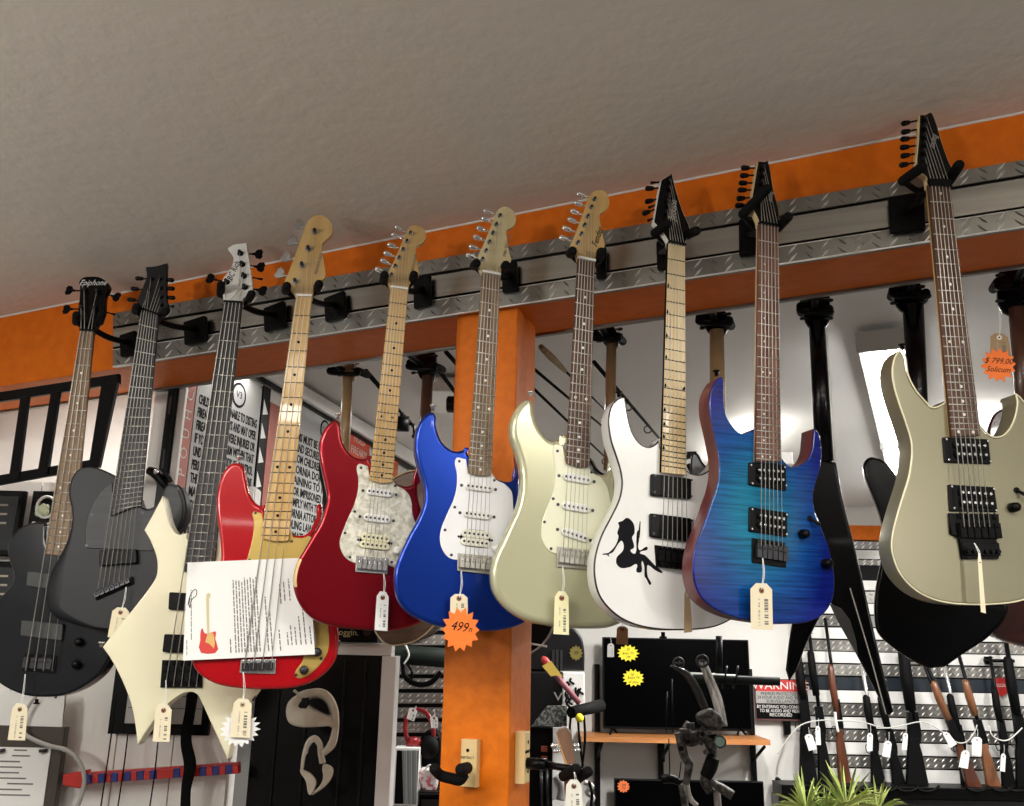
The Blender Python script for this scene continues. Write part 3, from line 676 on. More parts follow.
# --- white superstrat
GUITARS.append(dict(name='electric_guitar', label='white electric guitar with black edge line, pale maple fretboard and seated woman decal', off=0.165, yaw=14, paint=SNOW, edge=mat('black_edge_line',(.012,.012,.012),.3), side=SNOW, bev=.003,
  body=[(624.5,397),(616.5,399.4),(610.5,408.3),(608.3,421.7),(610.5,439.6),(615.7,456),(620.2,470.9),(621.7,484.3),(619,499),(611.3,515.6),(600.8,536.5),(594.8,557.3),(594.2,576.4),(599.1,595.6),(611.3,611.2),(628.6,622.5),(653,628.9),(684.2,630.3),(712,627.7),(731,619.9),(745,608),(752,590),(750,570),(742,545),(731,520),(724,500),(722,482),(725,466),(727,450),(721,441,'c'),(717,458),(711,467.9),(702,473.8),(693,473.8),(686.5,469.4),(683,460,'c'),(662,450),(659.7,437.3,'c'),(656,443.3),(648.5,446.7),(639.6,442.6),(632,430.6),(627.7,414.3),(625.8,401)],
  neckq=[(668.4,243),(685.2,246.3),(686,475),(661.5,472.3)], strb=((662.5,547),(687,550.5)), board=MAPLE2, neckm=MAPLE2, boardedge=BLACK, nf=24, fretm=mat('dark_fret',(.10,.08,.06),.4,.6), dotstyle='fin', dotm=INK, nutm=BLACK, tilt=11, headm=mat('gloss_black',(.002,.002,.0025),.25,0,.08,0,.18), headside=WHITEPL,
  head=[(668.2,245,'c'),(667.5,240),(663,233),(653.6,222,'c'),(657.3,200),(661,180,'c'),(671.8,173.4,'c'),(677,193),(682.5,210.3),(690.3,230.6),(685.9,241),(685.4,248,'c')],
  tuners=six([(669,188),(668,196.5),(667,205),(666.3,213),(671,211),(676,207)],[(652,188.4),(651.3,200.6),(648.4,211.9),(651,222),(649.5,206),(653,194)],'round')[:3]+[((666.3,213),(652,219),'edge'),((669.3,181.5),(655.5,182.5),'edge'),((667.5,201),(653,206),'edge')], keym=BLACK, strpost=[3,2,5,1,0,4],
  logo=[('Jackson',673,210,.024,80,mat('white_ink',(.7,.7,.7),.5))],
  pickups=[dict(k='emg',q=[(651.5,473.5),(691.7,478.6),(691.7,498.9),(651.2,495.4)]),dict(k='emg',q=[(650.4,513),(692,518.2),(692,542.2),(650.4,536.5)])],
  bridge=dict(k='trem',q=[(654.7,544.8),(694,550),(694.5,571),(656.4,566.9)],m=BLACK,sm=SATIN,sh=.9),
  decal=[[(220,130),(245,120),(268,103),(290,112),(310,140),(314,190),(300,215),(309,250),(310,275),(290,292),(320,306),(326,215),(340,215),(340,287),(384,268),(388,286),(345,302),(375,318),(430,375),(475,417),(440,408),(395,375),(386,380),(390,440),(408,488),(380,450),(372,440),(370,380),(356,352),(355,412),(325,412),(328,370),(290,385),(240,392),(212,370),(208,345),(215,325),(248,290),(250,250),(235,235),(190,300),(165,314),(168,326),(155,315),(130,312),(165,303),(205,260),(222,210),(215,190),(226,150)],[(325,218,'c'),(327,190,'c'),(331,178,'c'),(338,172,'c'),(344,123,'c'),(349,123,'c'),(347,180,'c'),(343,218,'c')]],
  buttons=[(619,397),(663,632)], 
  hanger=dict(label='black guitar hanger holding the pointed black headstock of the white guitar', plate=[(656,241),(667,239),(668,268),(657,270)], l=((655,233),(667,224)), r=((685,236),(696,231)), d=(-.02,.035))))
# --- cream double cutaway
GUITARS.append(dict(name='electric_guitar', label='pale cream green electric guitar with mint pickguard and three white single coil pickups', off=0.175, yaw=10, paint=CREAMM, bev=.013,
  body=[(530.8,399),(522.7,401),(515.5,409.8),(511,421.9),(511.5,436.5),(516.3,451),(520.3,465.5),(521.6,480),(520.3,494.5),(516.3,509),(510.6,521.3),(502.6,539),(495.3,555.2),(491.6,571.3),(492.9,587.4),(499.4,600.3),(510.6,611.6),(526.8,620.5),(547.7,625.3),(570.3,627.7),(592.9,628.5),(611,627),(628,619),(638,606),(644,588),(643,567),(636,543),(626,520),(619,500),(616,480),(618,465),(620,450),(616,443),(613.5,450),(613.9,463),(607.4,472.5),(599.4,473.5),(591.3,470.3),(588,462,'c'),(567,450),(565.5,433,'c'),(562.3,437.3),(555.8,440.5),(547.7,437.3),(539.7,426.8),(535.6,415.5),(534,404)],
  guard=[(555,444.5),(553,450),(554.8,463.9),(555.2,478),(552.6,493),(547,507.4),(542.5,520),(541.3,530),(542,539),(547.7,549.5),(557,554),(575,553),(592,556),(606,561),(620,560),(628,546),(620,525),(612,505),(608,488),(602,478),(595,474),(591,471,'c'),(589,466,'c'),(566,464,'c'),(563,446,'c')], guardm=MINTG, screws=[(557.5,451),(553.2,498.7),(544.5,522),(551,548.7),(591.5,472.3),(592,556)],
  neckq=[(577.8,258.5),(595.3,262.2),(589.7,467),(566.3,463)], heelround=1, strb=((563,557),(586,560)), board=ROSE, neckm=MAPLE, nf=21, nutm=WHITEPL, headm=MAPLE, hd=.002,
  head=[(577.6,260,'c'),(576,253.5),(570.8,245.7),(573,240),(578.6,226),(585.6,207.2),(589.5,196.3),(593.4,191.6),(599.7,189.7),(606,192.3),(609.4,200.2),(608.3,207.2),(603.6,211.9),(600,214.2),(600.5,222.8),(603.6,238.4),(604.7,246.3),(599.7,250.2),(595.8,257.2),(595.4,264,'c')],
  tuners=six([(594.2,199.4),(591,207.5),(587.5,216.6),(584,225.5),(580.9,234.2),(577.5,243)],[(583.3,195.5),(580.6,204.4),(577,212.7),(574.4,221.3),(569.2,229.8),(566,239.2)]), strpost=[5,4,3,2,1,0],
  logo=[('Fender',597.5,237,.022,72,INK)],
  pickups=[dict(k='single',m=WHITEPL,q=[(559,470.5),(594,476.5),(594,487),(559,481)]),dict(k='single',m=WHITEPL,q=[(558,499),(592.5,505),(592.5,516),(558,510)]),dict(k='single',m=WHITEPL,q=[(557.5,524),(590.5,535),(590.5,546),(557.5,535)])],
  bridge=dict(q=[(557,546.3),(589.4,550.3),(590.5,569.7),(557,566.8)],m=mat('worn_nickel',(.44,.42,.37),.35,.6),sm=mat('saddle_nickel',(.62,.60,.54),.3,.6)),
  knobs=[(594.5,544,.009,WHITEPL)], buttons=[(530.5,397)], buttonm=CHROME,
  hanger=dict(label='black guitar hanger holding the cream green guitar with the script lettered headstock', plate=[(595,250),(606,246),(606,277),(596,279)], l=((570,254),(572.5,251)), r=((600,257),(601,252)), d=(-.015,.030))))
# --- blue double cutaway
GUITARS.append(dict(name='electric_guitar', label='metallic blue electric guitar with white pickguard in front of the orange post', off=0.185, yaw=12, paint=BLUEM, bev=.008,
  body=[(432.3,411.7),(425.3,414.8),(419,423.4),(415.6,436),(415.6,451.6),(419,467.2),(423.4,481.3),(425.3,493.8),(423.4,506.3),(417.5,520.3),(409.7,534),(400.3,554.4),(395.6,568.4),(394.8,584),(398.8,601),(409.7,613.8),(425.3,621.6),(442.5,627),(464.4,630),(489.4,631.3),(505,629.4),(521,624.5),(535,615),(544,601),(547,581),(544,560),(535,537),(526,516),(520,497),(519.5,478),(522,463),(524,450),(519,444),(517,455),(518.3,468),(515,478),(508,481.3),(498.8,479),(492.5,473.4),(489,464,'c'),(469,455),(467.5,446,'c'),(463.6,449.2),(456.6,450.8),(448.8,447.7),(441.7,440.6),(437,428),(436.3,415.6)],
  guard=[(455.8,458.6),(457,475),(456.6,487.5),(453.4,500),(446.4,515.6),(441,529.4),(440,540.3),(442.5,549.7),(448.8,557.5),(458,560),(475,559),(491,561.5),(503,567),(518,566),(527,554),(522,532),(514,510),(512,492),(505,484),(497,480),(493.5,475.5,'c'),(491,470,'c'),(468,470,'c'),(466,459,'c')], guardm=WHITEG, screws=[(459.3,461.3),(454.7,507.2),(445,530),(451.4,555),(494.3,480.3)],
  neckq=[(482.2,272.5),(500.6,276),(491.7,475),(468.3,473)], heelround=1, strb=((465,562),(487,565)), board=ROSE2, neckm=MAPLE, nf=22, nutm=WHITEPL, headm=noisy('pale_headstock_maple',(.66,.56,.30),(.72,.62,.36),(25,25,4),.35,.4), hd=.002,
  head=[(482,274,'c'),(479,268),(479,261),(477.5,257.8),(483.8,243.8),(491.6,225),(495.5,214),(499.4,208.6),(505.6,206.7),(512.7,210),(516,217),(515,224.2),(511,228),(507.2,230),(506.9,237.5),(509.5,253),(511,261),(505.6,263.3),(501.5,270.3),(500.8,278,'c')],
  tuners=six([(499.7,216),(496,224.7),(492.7,233.3),(489.2,242.2),(485.8,251),(482.2,259.4)],[(490,212.5),(487.7,220.3),(483.3,229.7),(479.8,238.6),(475.6,248),(472.8,256.6)]), strpost=[5,4,3,2,1,0],
  logo=[('STRATOCASTER',507,246,.010,78,INKG)],
  pickups=[dict(k='single',m=WHITEPL,q=[(461.5,480),(495.5,484.3),(495.5,495),(461.5,490.5)]),dict(k='single',m=WHITEPL,q=[(460,507.5),(494,511.8),(494,522.5),(460,518)]),dict(k='zebra',m=mat('offwhite_bobbin',(.78,.77,.66),.35),q=[(460.5,528.5),(490,532),(490,548.5),(460.5,545)])],
  bridge=dict(q=[(457.7,553),(491,556),(491.7,574.7),(457.3,570.8)],m=mat('worn_nickel',(.44,.42,.37),.35,.6),sm=mat('saddle_nickel',(.62,.60,.54),.3,.6)),
  knobs=[(495.5,549,.009,WHITEPL)], buttons=[(433,410)], buttonm=CHROME,
  hanger=dict(label='black guitar hanger holding the metallic blue guitar above the post', plate=[(501.5,264),(516.5,260.5),(517.3,290),(502,293)], l=((474,266),(476.5,263)), r=((504,268),(506,265)), d=(-.015,.030))))
# --- red double cutaway
GUITARS.append(dict(name='electric_guitar', label='candy red electric guitar with pearl pickguard, maple fretboard and worn lower edge', off=0.195, yaw=12, paint=REDM, bev=.008, wear=(302,573,.028),
  body=[(336.6,419.7),(328.8,423.3),(322.5,431.9),(319.4,442.8),(319.7,456.9),(322.5,472.5),(325.6,486.6),(327.2,497.5),(324.8,508.4),(320,522.5),(313,534.4),(303.8,550),(296.7,562.5),(293,578),(294.4,592),(300.6,606.3),(311.6,618),(325.6,624.2),(344.4,628),(372.5,630.5),(388,631.3),(403.8,629),(419,623.5),(432,613),(440,598),(443,580),(440,559),(432,538),(424,517),(418.5,498),(418,480),(421,466),(423,453),(419,447),(417,458),(419,469),(416.3,481),(408.4,485.8),(399,484.2),(392.8,478.8),(390,470,'c'),(371,462),(370,454.5,'c'),(367.8,457),(361.6,458.4),(353.8,456),(346.7,449),(342,438),(340.5,425.6)],
  guard=[(357.7,464.7),(358.4,478.8),(357.7,491.3),(353.8,505.3),(347.5,519.4),(342,533.4),(339.7,541),(340.5,548.4),(345,557),(355.3,563),(372,562.5),(389.4,565.5),(402,571),(416,570),(425,557),(421,537),(413,515),(411,498),(404,489),(397,485.5),(393.5,480.5,'c'),(391.5,476,'c'),(370,476,'c'),(368,466,'c')], guardm=PEARL, screws=[(361,467.8),(354.7,511.5),(345,533),(350,557.3),(395.2,485.9),(391.7,562.2)],
  neckq=[(390.8,287.8),(408,290.3),(392.8,482.5),(369.6,480)], heelround=1, strb=((364,563.5),(384.5,566)), board=MAPLE, neckm=MAPLE, nf=22, fretm=mat('dark_fret',(.10,.08,.06),.4,.6), dotm=INK, nutm=WHITEPL, headm=MAPLEH, hd=.002,
  head=[(390.6,289,'c'),(389,285),(387.7,281),(388,273.4),(394.7,259.4),(402.5,240.6),(406,232),(410.3,226.6),(415.8,225),(422.8,228),(426,235),(424.4,241.4),(419.7,245.3),(416.3,247),(416.6,257.8),(419,270.3),(418.6,276.6),(413,279.5),(409,286),(408.2,292,'c')],
  tuners=six([(410.3,233.3),(406.7,241.4),(403,249.7),(399,258),(395,266.4),(391.3,275)],[(401,229),(397.5,236.7),(394,246.4),(390,254.7),(386.6,262.5),(381.4,271)]), strpost=[5,4,3,2,1,0],
  logo=[('STRATOCASTER',414,264,.009,80,INKG)],
  pickups=[dict(k='single',m=WHITEPL,q=[(363,485.3),(396,489.5),(396,500),(363,496)]),dict(k='single',m=WHITEPL,q=[(360,511.3),(393.5,515.5),(393.5,526),(360,522)]),dict(k='zebra',m=CREAMPU,q=[(360,532.5),(389.5,536),(389.5,551),(360,547.5)])],
  bridge=dict(q=[(356,555.5),(389,558.6),(387.3,574.2),(355.3,571.9)],m=mat('bridge_chrome',(.55,.55,.54),.25,.6),sm=CHROME),
  knobs=[(397,551,.009,WHITEPL)], buttons=[(338,418.5)], buttonm=CHROME,
  hanger=dict(label='black guitar hanger holding the candy red guitar with the pearl guard', plate=[(413,279),(430,274),(430.6,304),(413.5,309)], l=((383.5,281),(384.5,275)), r=((412.5,281),(414,275)), d=(-.015,.030))))
# --- red bass
GUITARS.append(dict(name='bass_guitar', label='bright red bass guitar with gold pickguard and a sheet of paper behind its strings', off=0.225, yaw=8, paint=REDB, bev=.009,
  body=[(237.8,462.5),(230,464),(223,471.9),(218.3,484.4),(216,500),(216.7,517.2),(219,534.4),(220.3,550),(219.8,562.5),(215,580),(206,600),(196,622),(190,642),(191,660),(196,671),(206,679.4),(220.6,685.6),(242.5,688.8),(267.5,689.5),(292.5,688),(312.8,681.7),(328.4,670),(336,657.5),(338.5,641),(337,624),(331,603),(323,580),(316,560),(313,543),(316,528),(322,514),(321,504),(316.5,505),(316,518),(310.5,529.5),(304,534.4),(295.6,535),(290,532.8),(287,524,'c'),(266,514),(265,503.5,'c'),(261.3,505.5),(255,502.3),(248.8,492),(245.6,478),(243.3,467)],
  guard=[(253,512),(254,522),(253.4,532),(251,545),(247,559),(240,578),(237,592),(240,604),(250,613),(272,621),(292,632),(302,646),(303,660),(295.6,671),(296,677.5),(302,678),(310,674),(320.6,664),(327.7,652),(329,637),(326,615),(318,590),(311,565),(308,548),(311,537),(302,538),(293,537,'c'),(290,529,'c'),(264,526,'c'),(262,513.5,'c')], guardm=GOLDG, screws=[(255.5,513),(249.5,560),(291.7,541.4),(321,658.5),(296,675)],
  neckq=[(296,296.5),(312,297),(288.6,541),(261,538)], heelround=1, strb=((244,669),(271,669)), ns=4, board=MAPLE, neckm=MAPLE, nf=20, fretm=mat('dark_fret',(.10,.08,.06),.4,.6), dotm=INK, dotr=.0036, nutm=WHITEPL, headm=MAPLEH, hd=.002, strr=(.0013,.0008), hthick=.016,
  head=[(295.8,298,'c'),(294,293.5),(290.8,290.5),(285.2,283),(285.5,279),(289.3,270),(296.7,250.6),(302.7,234.2),(307,222.3),(313,216.4),(320.5,214.9),(328.7,219.3),(332.9,226.8),(331.7,234.2),(326.5,239.4),(322.8,243),(322,250.6),(324.3,264),(325,277.4),(319.5,281.5),(314.5,286.3),(312.2,299,'c')],
  tuners=[((314.9,231.7),(303,226.5),'big'),((308.3,248.8),(296.5,243),'big'),((302,265),(290,259),'big'),((295.2,281.5),(284,275.5),'big')], keym=mat('brushed_chrome',(.55,.56,.58),.3,1), strpost=[3,2,1,0],
  logo=[('PRECISION BASS',318.5,264,.010,80,INKG)],
  pickups=[dict(k='block',q=[(236,616),(254,617),(254,627),(236,626)]),dict(k='block',q=[(256,624),(274,625),(274,635),(256,634)])],
  bridge=dict(q=[(241,659.8),(276,659),(275.3,674),(239.5,673)],m=CHROME,sm=DARKMETAL),
  knobs=[(304.2,670,.010,DARKMETAL),(317.5,652,.010,DARKMETAL)], buttons=[(239,461)], buttonm=CHROME,
  hanger=dict(label='black guitar hanger holding the red bass with the big maple headstock', plate=[(323.5,298),(344,290),(346,316),(325,322)], l=((285.8,291),(287,286)), r=((317,289),(319,284)), d=(-.015,.035))))
# --- ivory angular bass
GUITARS.append(dict(name='bass_guitar', label='ivory five string bass guitar with sharp pointed wings and black pickups', off=0.19, yaw=2, paint=IVORY, edge=IVORY, bev=.003, side=mat('ivory_side',(.70,.66,.48),.35),
  body=[(162.4,495.8,'c'),(153.3,513.4),(144,530,'c'),(149.8,539.8),(155.9,555.6),(157.3,566),(155.9,576.7),(149.8,587),(139,601.3),(127.8,615.3),(116.4,628.8),(102.3,647.2,'c'),(111,659.6),(121.6,679.8),(130.4,702.6),(134.8,723.7),(137.5,745,'c'),(148,729),(163.8,707.9),(177.9,696.5),(187,692.2),(196.3,693.8),(202.5,704.4),(209.5,720),(220,743),(227.5,760,'c'),(231,745),(239,722),(252,698),(268,676),(282,662,'c'),(262,648),(244,628),(232,606),(227,586),(229,566),(236,548),(245,532,'c'),(240,520),(236,508,'c'),(231,522),(224,536),(215,545,'c'),(188,540),(186.7,532.7,'c'),(179.6,534.5),(174.4,531.9),(169,522),(165.6,508)],
  neckq=[(223.8,302.5),(242,303.6),(214,566),(183,572)], strb=((165.6,686),(196.3,687)), ns=5, board=EBONY, neckm=IVORY, nf=24, fretr=.0013, dots=(), nutm=BLACK, headm=WHITEPL, hd=.002, strr=(.0013,.0008), tilt=8,
  head=[(223.6,304,'c'),(223,297),(222.3,280.4),(229.8,270),(233,262.5),(233,256.5),(227.5,248.4,'c'),(233.5,244.6),(246.5,242.9,'c'),(249.9,264),(252.8,289.3),(251.3,294.5),(243.5,298),(242.2,305,'c')],
  tuners=[((226.8,282.3),(214.5,279.5),'big'),((240.5,253.6),(254.5,254),'big'),((242.4,264.7),(256.5,266.5),'big'),((244,276.2),(258,278.5),'edge'),((245,287.5),(258.5,290),'big')], keym=BLACK, strpost=[0,4,3,2,1],
  logo=[('BC Rich',233.5,271,.022,76,INK)],
  pickups=[dict(k='block',q=[(169,592),(203,594),(202,611),(168,609.5)]),dict(k='block',q=[(164,634),(200,635),(199,653.5),(162,652)])],
  bridge=dict(q=[(162,660),(202.5,660.4),(201.6,687.7),(160,687.7)],poly=[(162,660),(202.5,660.4),(201.6,687.7),(160,687.7)],m=BLACK,sm=SATIN),
  buttons=[(101,647)], buttonm=CHROME,
  hanger=dict(label='black guitar hanger holding the ivory pointed bass by its white headstock', plate=[(263,308),(284,300),(285,326),(264,332)], l=((220.5,294),(221,285)), r=((249,299),(251.5,294)), d=(-.015,.030))))
# --- matte black single cutaway
GUITARS.append(dict(name='electric_guitar', label='matte black seven string electric guitar with slanted frets and dark metal pickguard', off=0.19, yaw=0, paint=MATTE, bev=.009,
  body=[(81.9,467.3,.5),(72.3,475.5,.8),(67.7,491.8,.9),(71.5,513.7,.7),(68.2,532.8,1.2),(57.3,554.6,2.8),(47,573.7,4.8),(42.3,592.8,5.6),(45,609,4.6),(54.6,618.7,3.2),(73.7,624.5,1.6),(92.8,628.8,.8),(109,629.6,.5),(128,625.5,.5),(144.6,614.6,.5),(157,598,.5),(163,578,.5),(163,560,.5),(165,547,.5),(174.6,534,.5),(182.8,524.6,.5),(186.5,506,.5),(180,486.4,.5),(169,483.7,'c',.5),(164,488,.5),(160.5,497,.5),(154,506,.5),(147,508.5,.5),(141,506,.5),(138,498,'c',.5),(118,488,.5),(116,478,'c',.5),(109,472.7,.5),(95.5,467.3,.5)],
  guard=[(112,482,'c'),(103,489),(95,500),(88.7,513),(85.5,528),(85,548,'c'),(150,551,'c'),(160,547),(172,534),(180,523),(182.5,506),(177,489),(169,486.5),(165,492),(160,502),(152,510),(144,510),(139,505,'c'),(139,500,'c'),(113,497,'c')], guardm=DARKG, screws=[(92,514.5),(86.5,545.5),(142.5,513),(178,489)],
  neckq=[(140.6,309.5),(158.6,315.5),(141,504),(110.5,516)], fan=1, strb=((98,588.7),(129,579)), ns=7, board=EBONY, neckm=mat('black_neck',(.02,.02,.02),.5), nf=23, fretr=.0013, dots=(), nutm=BLACK, headm=MATTE, hd=.002, tilt=6, strr=(.0010,.0006),
  head=[(140.2,313,'c'),(138,308),(136.5,304),(142.7,287.2),(146.4,276.8),(145.7,267,'c'),(156,266),(166.8,263,'c'),(166.2,279.8),(166.5,299),(168,309.5),(162,314),(158.8,320,'c')],
  tuners=[((152,279),(141.5,278.6),'round'),((149,290),(137,289),'round'),((146.5,301),(133.5,300),'round'),((160.5,279),(168,279.8),'round'),((161,288),(168.5,288.4),'round'),((161.3,297),(169,297.6),'round'),((161.5,305),(169.5,306),'edge')], keym=BLACK, strpost=[2,1,0,3,4,5,6],
  pickups=[dict(k='block',q=[(99,550.5),(136,549),(137,563),(99,566)])],
  bridge=dict(q=[(94,593),(132.3,576),(133.3,583.5),(95.5,600.2)],m=SATIN,sm=DARKMETAL),
  hanger=dict(label='black guitar hanger holding the matte black seven string guitar', plate=[(183,322),(205,315),(206,339),(184,345)], l=((135.5,311),(136.5,307)), r=((163,314),(166,311)), d=(-.015,.030))))
# --- black bass at the far end
GUITARS.append(dict(name='bass_guitar', label='translucent black four string bass guitar with brown fretboard, cut by the photo edge', off=0.19, yaw=-4, paint=TBLACK, bev=.006,
  body=[(43.4,522.3),(32.3,522.3),(19.9,527.3),(11.2,537.2),(7,547),(8.7,559.5),(12.4,572),(12.4,581.9),(5,591.8),(-7,605),(-16,625),(-18,648),(-12,670),(0,684),(19.9,694),(37,697),(62,695.5),(84.4,686),(102,671),(112,650),(112,630),(104,610),(94,595),(88,580),(90,566),(97,553),(93,545),(84,545),(76,552),(70,556,'c'),(48,548),(46,523,'c')],
  neckq=[(80.2,331),(93.3,331.5),(71,557),(44.5,554)], strb=((25.5,671),(52,671)), ns=4, board=ROSE2, neckm=MAHOG, nf=22, nutm=BLACK, headm=mat('gloss_black',(.002,.002,.0025),.25,0,.08,0,.18), hd=.002, tilt=10, strr=(.0013,.0008),
  head=[(80,333,'c'),(79,325),(78,309.5),(79.4,299),(79.9,287.2),(79,282),(83.2,277.5),(91.3,276.5),(99.5,277.2),(107.7,282.7),(109.6,287.2),(105.5,296),(104.3,312.5),(99.5,321.4),(94,328),(93.5,333,'c')],
  tuners=[((85.4,291),(73,290.5),'big'),((82.4,308.8),(70.5,309.2),'big'),((98.3,292.4),(113,296),'big'),((95.8,309.5),(111,313.5),'edge')], keym=BLACK, strpost=[1,0,2,3],
  logo=[('Epiphone',93,282.8,.026,0,mat('white_ink',(.7,.7,.7),.5))],
  pickups=[dict(k='block',m=mat('dull_chrome',(.03,.033,.033),.5,.1),q=[(27,571),(68,575),(66,592),(26,586)]),dict(k='block',m=mat('dull_chrome',(.03,.033,.033),.5,.1),q=[(21,620),(63,624),(61,641),(20,636)])],
  bridge=dict(q=[(25,653),(57,655),(55,674),(22,671)],m=BLACK,sm=DARKMETAL),
  knobs=[(80.6,642,.010,BLACK,1),(78,664.5,.010,BLACK,1)], buttons=[(37,699)],
  hanger=dict(label='black guitar hanger holding the black bass at the far end of the strip', plate=[(119,335),(135,330),(135.5,354),(120,357)], l=((76,322),(76.5,315)), r=((100,322),(102,315)), d=(-.015,.030))))
for g in GUITARS: g['root'] = guitar(g)
# ------------------------------------------------------------------ price tags, starburst cards, the printed sheet
def pline(bm, fr, x0, y0, x1, y1, d, w=.0012, mi=0):
    a, b = fr.loc(x0, y0, d), fr.loc(x1, y1, d); t = (b - a).normalized(); n = Vector((-t.z, 0, t.x)) * w / 2
    f = bm.faces.new([bm.verts.new(p) for p in (a - n, b - n, b + n, a + n)]); f.material_index = mi
def price_tag(fr, q, d, label, src=None, m=None, eye=(.25, .10, .05), marks=True, group='price tags on strings'):
    """q: px corners tl,tr,br,bl of a shipping tag, src: px where its string is tied"""
    c = [fr.loc(x, y, d) for x, y in q]
    f2 = Frame.at(fr.world((c[0] + c[1] + c[2] + c[3]) / 4), fr.phi)
    cc = [p - (c[0] + c[1] + c[2] + c[3]) / 4 for p in c]
    t = f2.empty('price_tag', label, 'tag', group)
    cc = [Vector((p.x, 0, p.z)) for p in cc]
    w = (cc[1] - cc[0]); h = cc[3] - cc[0]
    def at(u, v, dd=0): return cc[0] + (cc[1] - cc[0]) * u + ((cc[3] - cc[0]) * (1 - u) + (cc[2] - cc[1]) * u) * v + Vector((0, -dd, 0))
    bm = bmesh.new(); prism(bm, [at(.26, 0), at(.74, 0), at(1, .13), at(1, 1), at(0, 1), at(0, .13)], .0006, .0001, K=1, smooth=False)
    bo = obj('card', bm, m or TAGP, t)
    r = min(w.length * .2, .0055)
    bm = bmesh.new(); disc(bm, at(.5, .16), r, .0006, 0, 14); disc(bm, at(.5, .16, .0006), r * .42, .0003, 1, 10); obj('eyelet', bm, [mat('eyelet_%d' % int(eye[0] * 100), eye, .7), INK], t)
    if marks:
        bm = bmesh.new(); rnd = random.Random(int(q[0][0] * 10))
        for col, (u0, u1) in enumerate(((.62, .80), (.34, .42))):
            v = .34
            while v < .93:
                dv = rnd.uniform(.012, .05); v2 = min(v + dv, .94)
                if rnd.random() < .75:
                    f = bm.faces.new([bm.verts.new(at(u, vv, .0003)) for u, vv in ((u0, v), (u1, v), (u1, v2), (u0, v2))]); f.material_index = col
                v = v2 + rnd.uniform(.004, .03)
        obj('print', bm, [mat('print_grey', (.16, .15, .14), .8), mat('print_light', (.42, .38, .32), .8)], t)
    if src:
        p = f2.tolocal(fr.world(fr.loc(*src, d - .003))); e = at(.5, .15, .0004)
        bm = bmesh.new(); k = (p + e) / 2 + Vector((.002, -.001, 0)); tube(bm, spline([p, k, e], 4), .0007, 5); tube(bm, spline([p + Vector((.001, 0, 0)), k + Vector((.003, 0, 0)), e], 4), .0006, 5)
        obj('hanging_string', bm, WHITEP, t)
    return t
def starburst(fr, cx, cy, rx, ry, d, label, m, txt, n=16, group='starburst price cards', rot=0, tsz=.3, tang=0):
    c = fr.loc(cx, cy, d); f2 = Frame.at(fr.world(c), fr.phi)
    ax = abs(fr.loc(cx + rx, cy, d).x - c.x); az = abs(fr.loc(cx, cy - ry, d).z - c.z)
    t = f2.empty('price_card', label, 'card', group); rnd = random.Random(int(cx)); pts = []
    for i in range(2 * n):
        k = (1 if i % 2 == 0 else .76) * rnd.uniform(.95, 1.03); a = math.pi * i / n + rot
        pts.append(Vector((ax * k * math.cos(a), 0, az * k * math.sin(a))))
    bm = bmesh.new(); prism(bm, pts, .0006, .0001, K=1, smooth=False); obj('card', bm, m, t)
    for s, ox, oy, sz in txt:
        bm = bmesh.new(); text_bm(bm, s, az * sz, tmat((ax * ox, -.0004, az * oy), R(tang)), shear=.3, sx=.85, ext=.0002); obj('handwriting', bm, INK, t)
    return t
G = {k: g['fr'] for k, g in zip(('champ', 'flame', 'white', 'cream', 'blue', 'red', 'pbass', 'ivory', 'matte', 'black'), GUITARS)}
price_tag(G['black'], [(13,703),(28,704),(25,740.5),(7.5,740)], .024, 'cream price tag hanging below the black bass at the photo edge', (25,674))
price_tag(G['matte'], [(113,607),(130,608),(124,640),(107.5,637)], .020, 'cream price tag tied to the slanted bridge of the matte black guitar', (126,587))
price_tag(G['ivory'], [(156,704),(172,705),(169.5,742),(152.5,741.5)], .026, 'manila price tag between the lower wings of the ivory bass', (165.6,680))
starburst(G['pbass'], 240, 729, 20.5, 18.5, .016, 'blank white starburst card behind the tag of the red bass', WHITEP, [], 18)
price_tag(G['pbass'], [(234,698),(252,699),(250,738),(230,737)], .024, 'cream price tag in front of the white starburst below the red bass', (243,672), eye=(.45,.35,.2))
price_tag(G['red'], [(377,591),(389,592),(387.5,631),(374.5,630)], .026, 'white price tag dangling over the candy red guitar', (383.5,574), m=WHITEP)
price_tag(G['blue'], [(450.5,594),(467.5,594),(468,622),(450,622)], .022, 'cream price tag half covered by the orange starburst on the blue guitar', (461,571))
starburst(G['blue'], 460.5, 629.5, 19.5, 22.5, .026, 'orange starburst card priced 499 below the metallic blue guitar', ORANGEP, [('499', -.08, .12, .62), ('n', .5, .02, .4)], 14, tang=-8)
price_tag(G['cream'], [(555,591),(568.5,591.5),(569,635),(553.5,634)], .022, 'pale yellow price tag hanging over the cream green guitar', (562.5,567), m=mat('pale_yellow_card', (.80,.76,.46), .8), eye=(.3,.10,.04))
price_tag(G['white'], [(684.5,589),(689.5,588.5),(692.5,632),(684,633)], .024, 'kraft price tag turned nearly edge on over the white guitar', (687,566), m=TAGB, eye=(.6,.55,.45), marks=False)
price_tag(G['flame'], [(750.5,583),(772,583.5),(773,630),(751,629)], .024, 'large cream price tag hanging over the blue flame top guitar', (762.5,558))
price_tag(G['champ'], [(977.5,553),(981,553),(986,613.5),(981,612)], .030, 'narrow cream tag seen edge on, tied to the locking tremolo', (974,543), m=TAGP, marks=False)
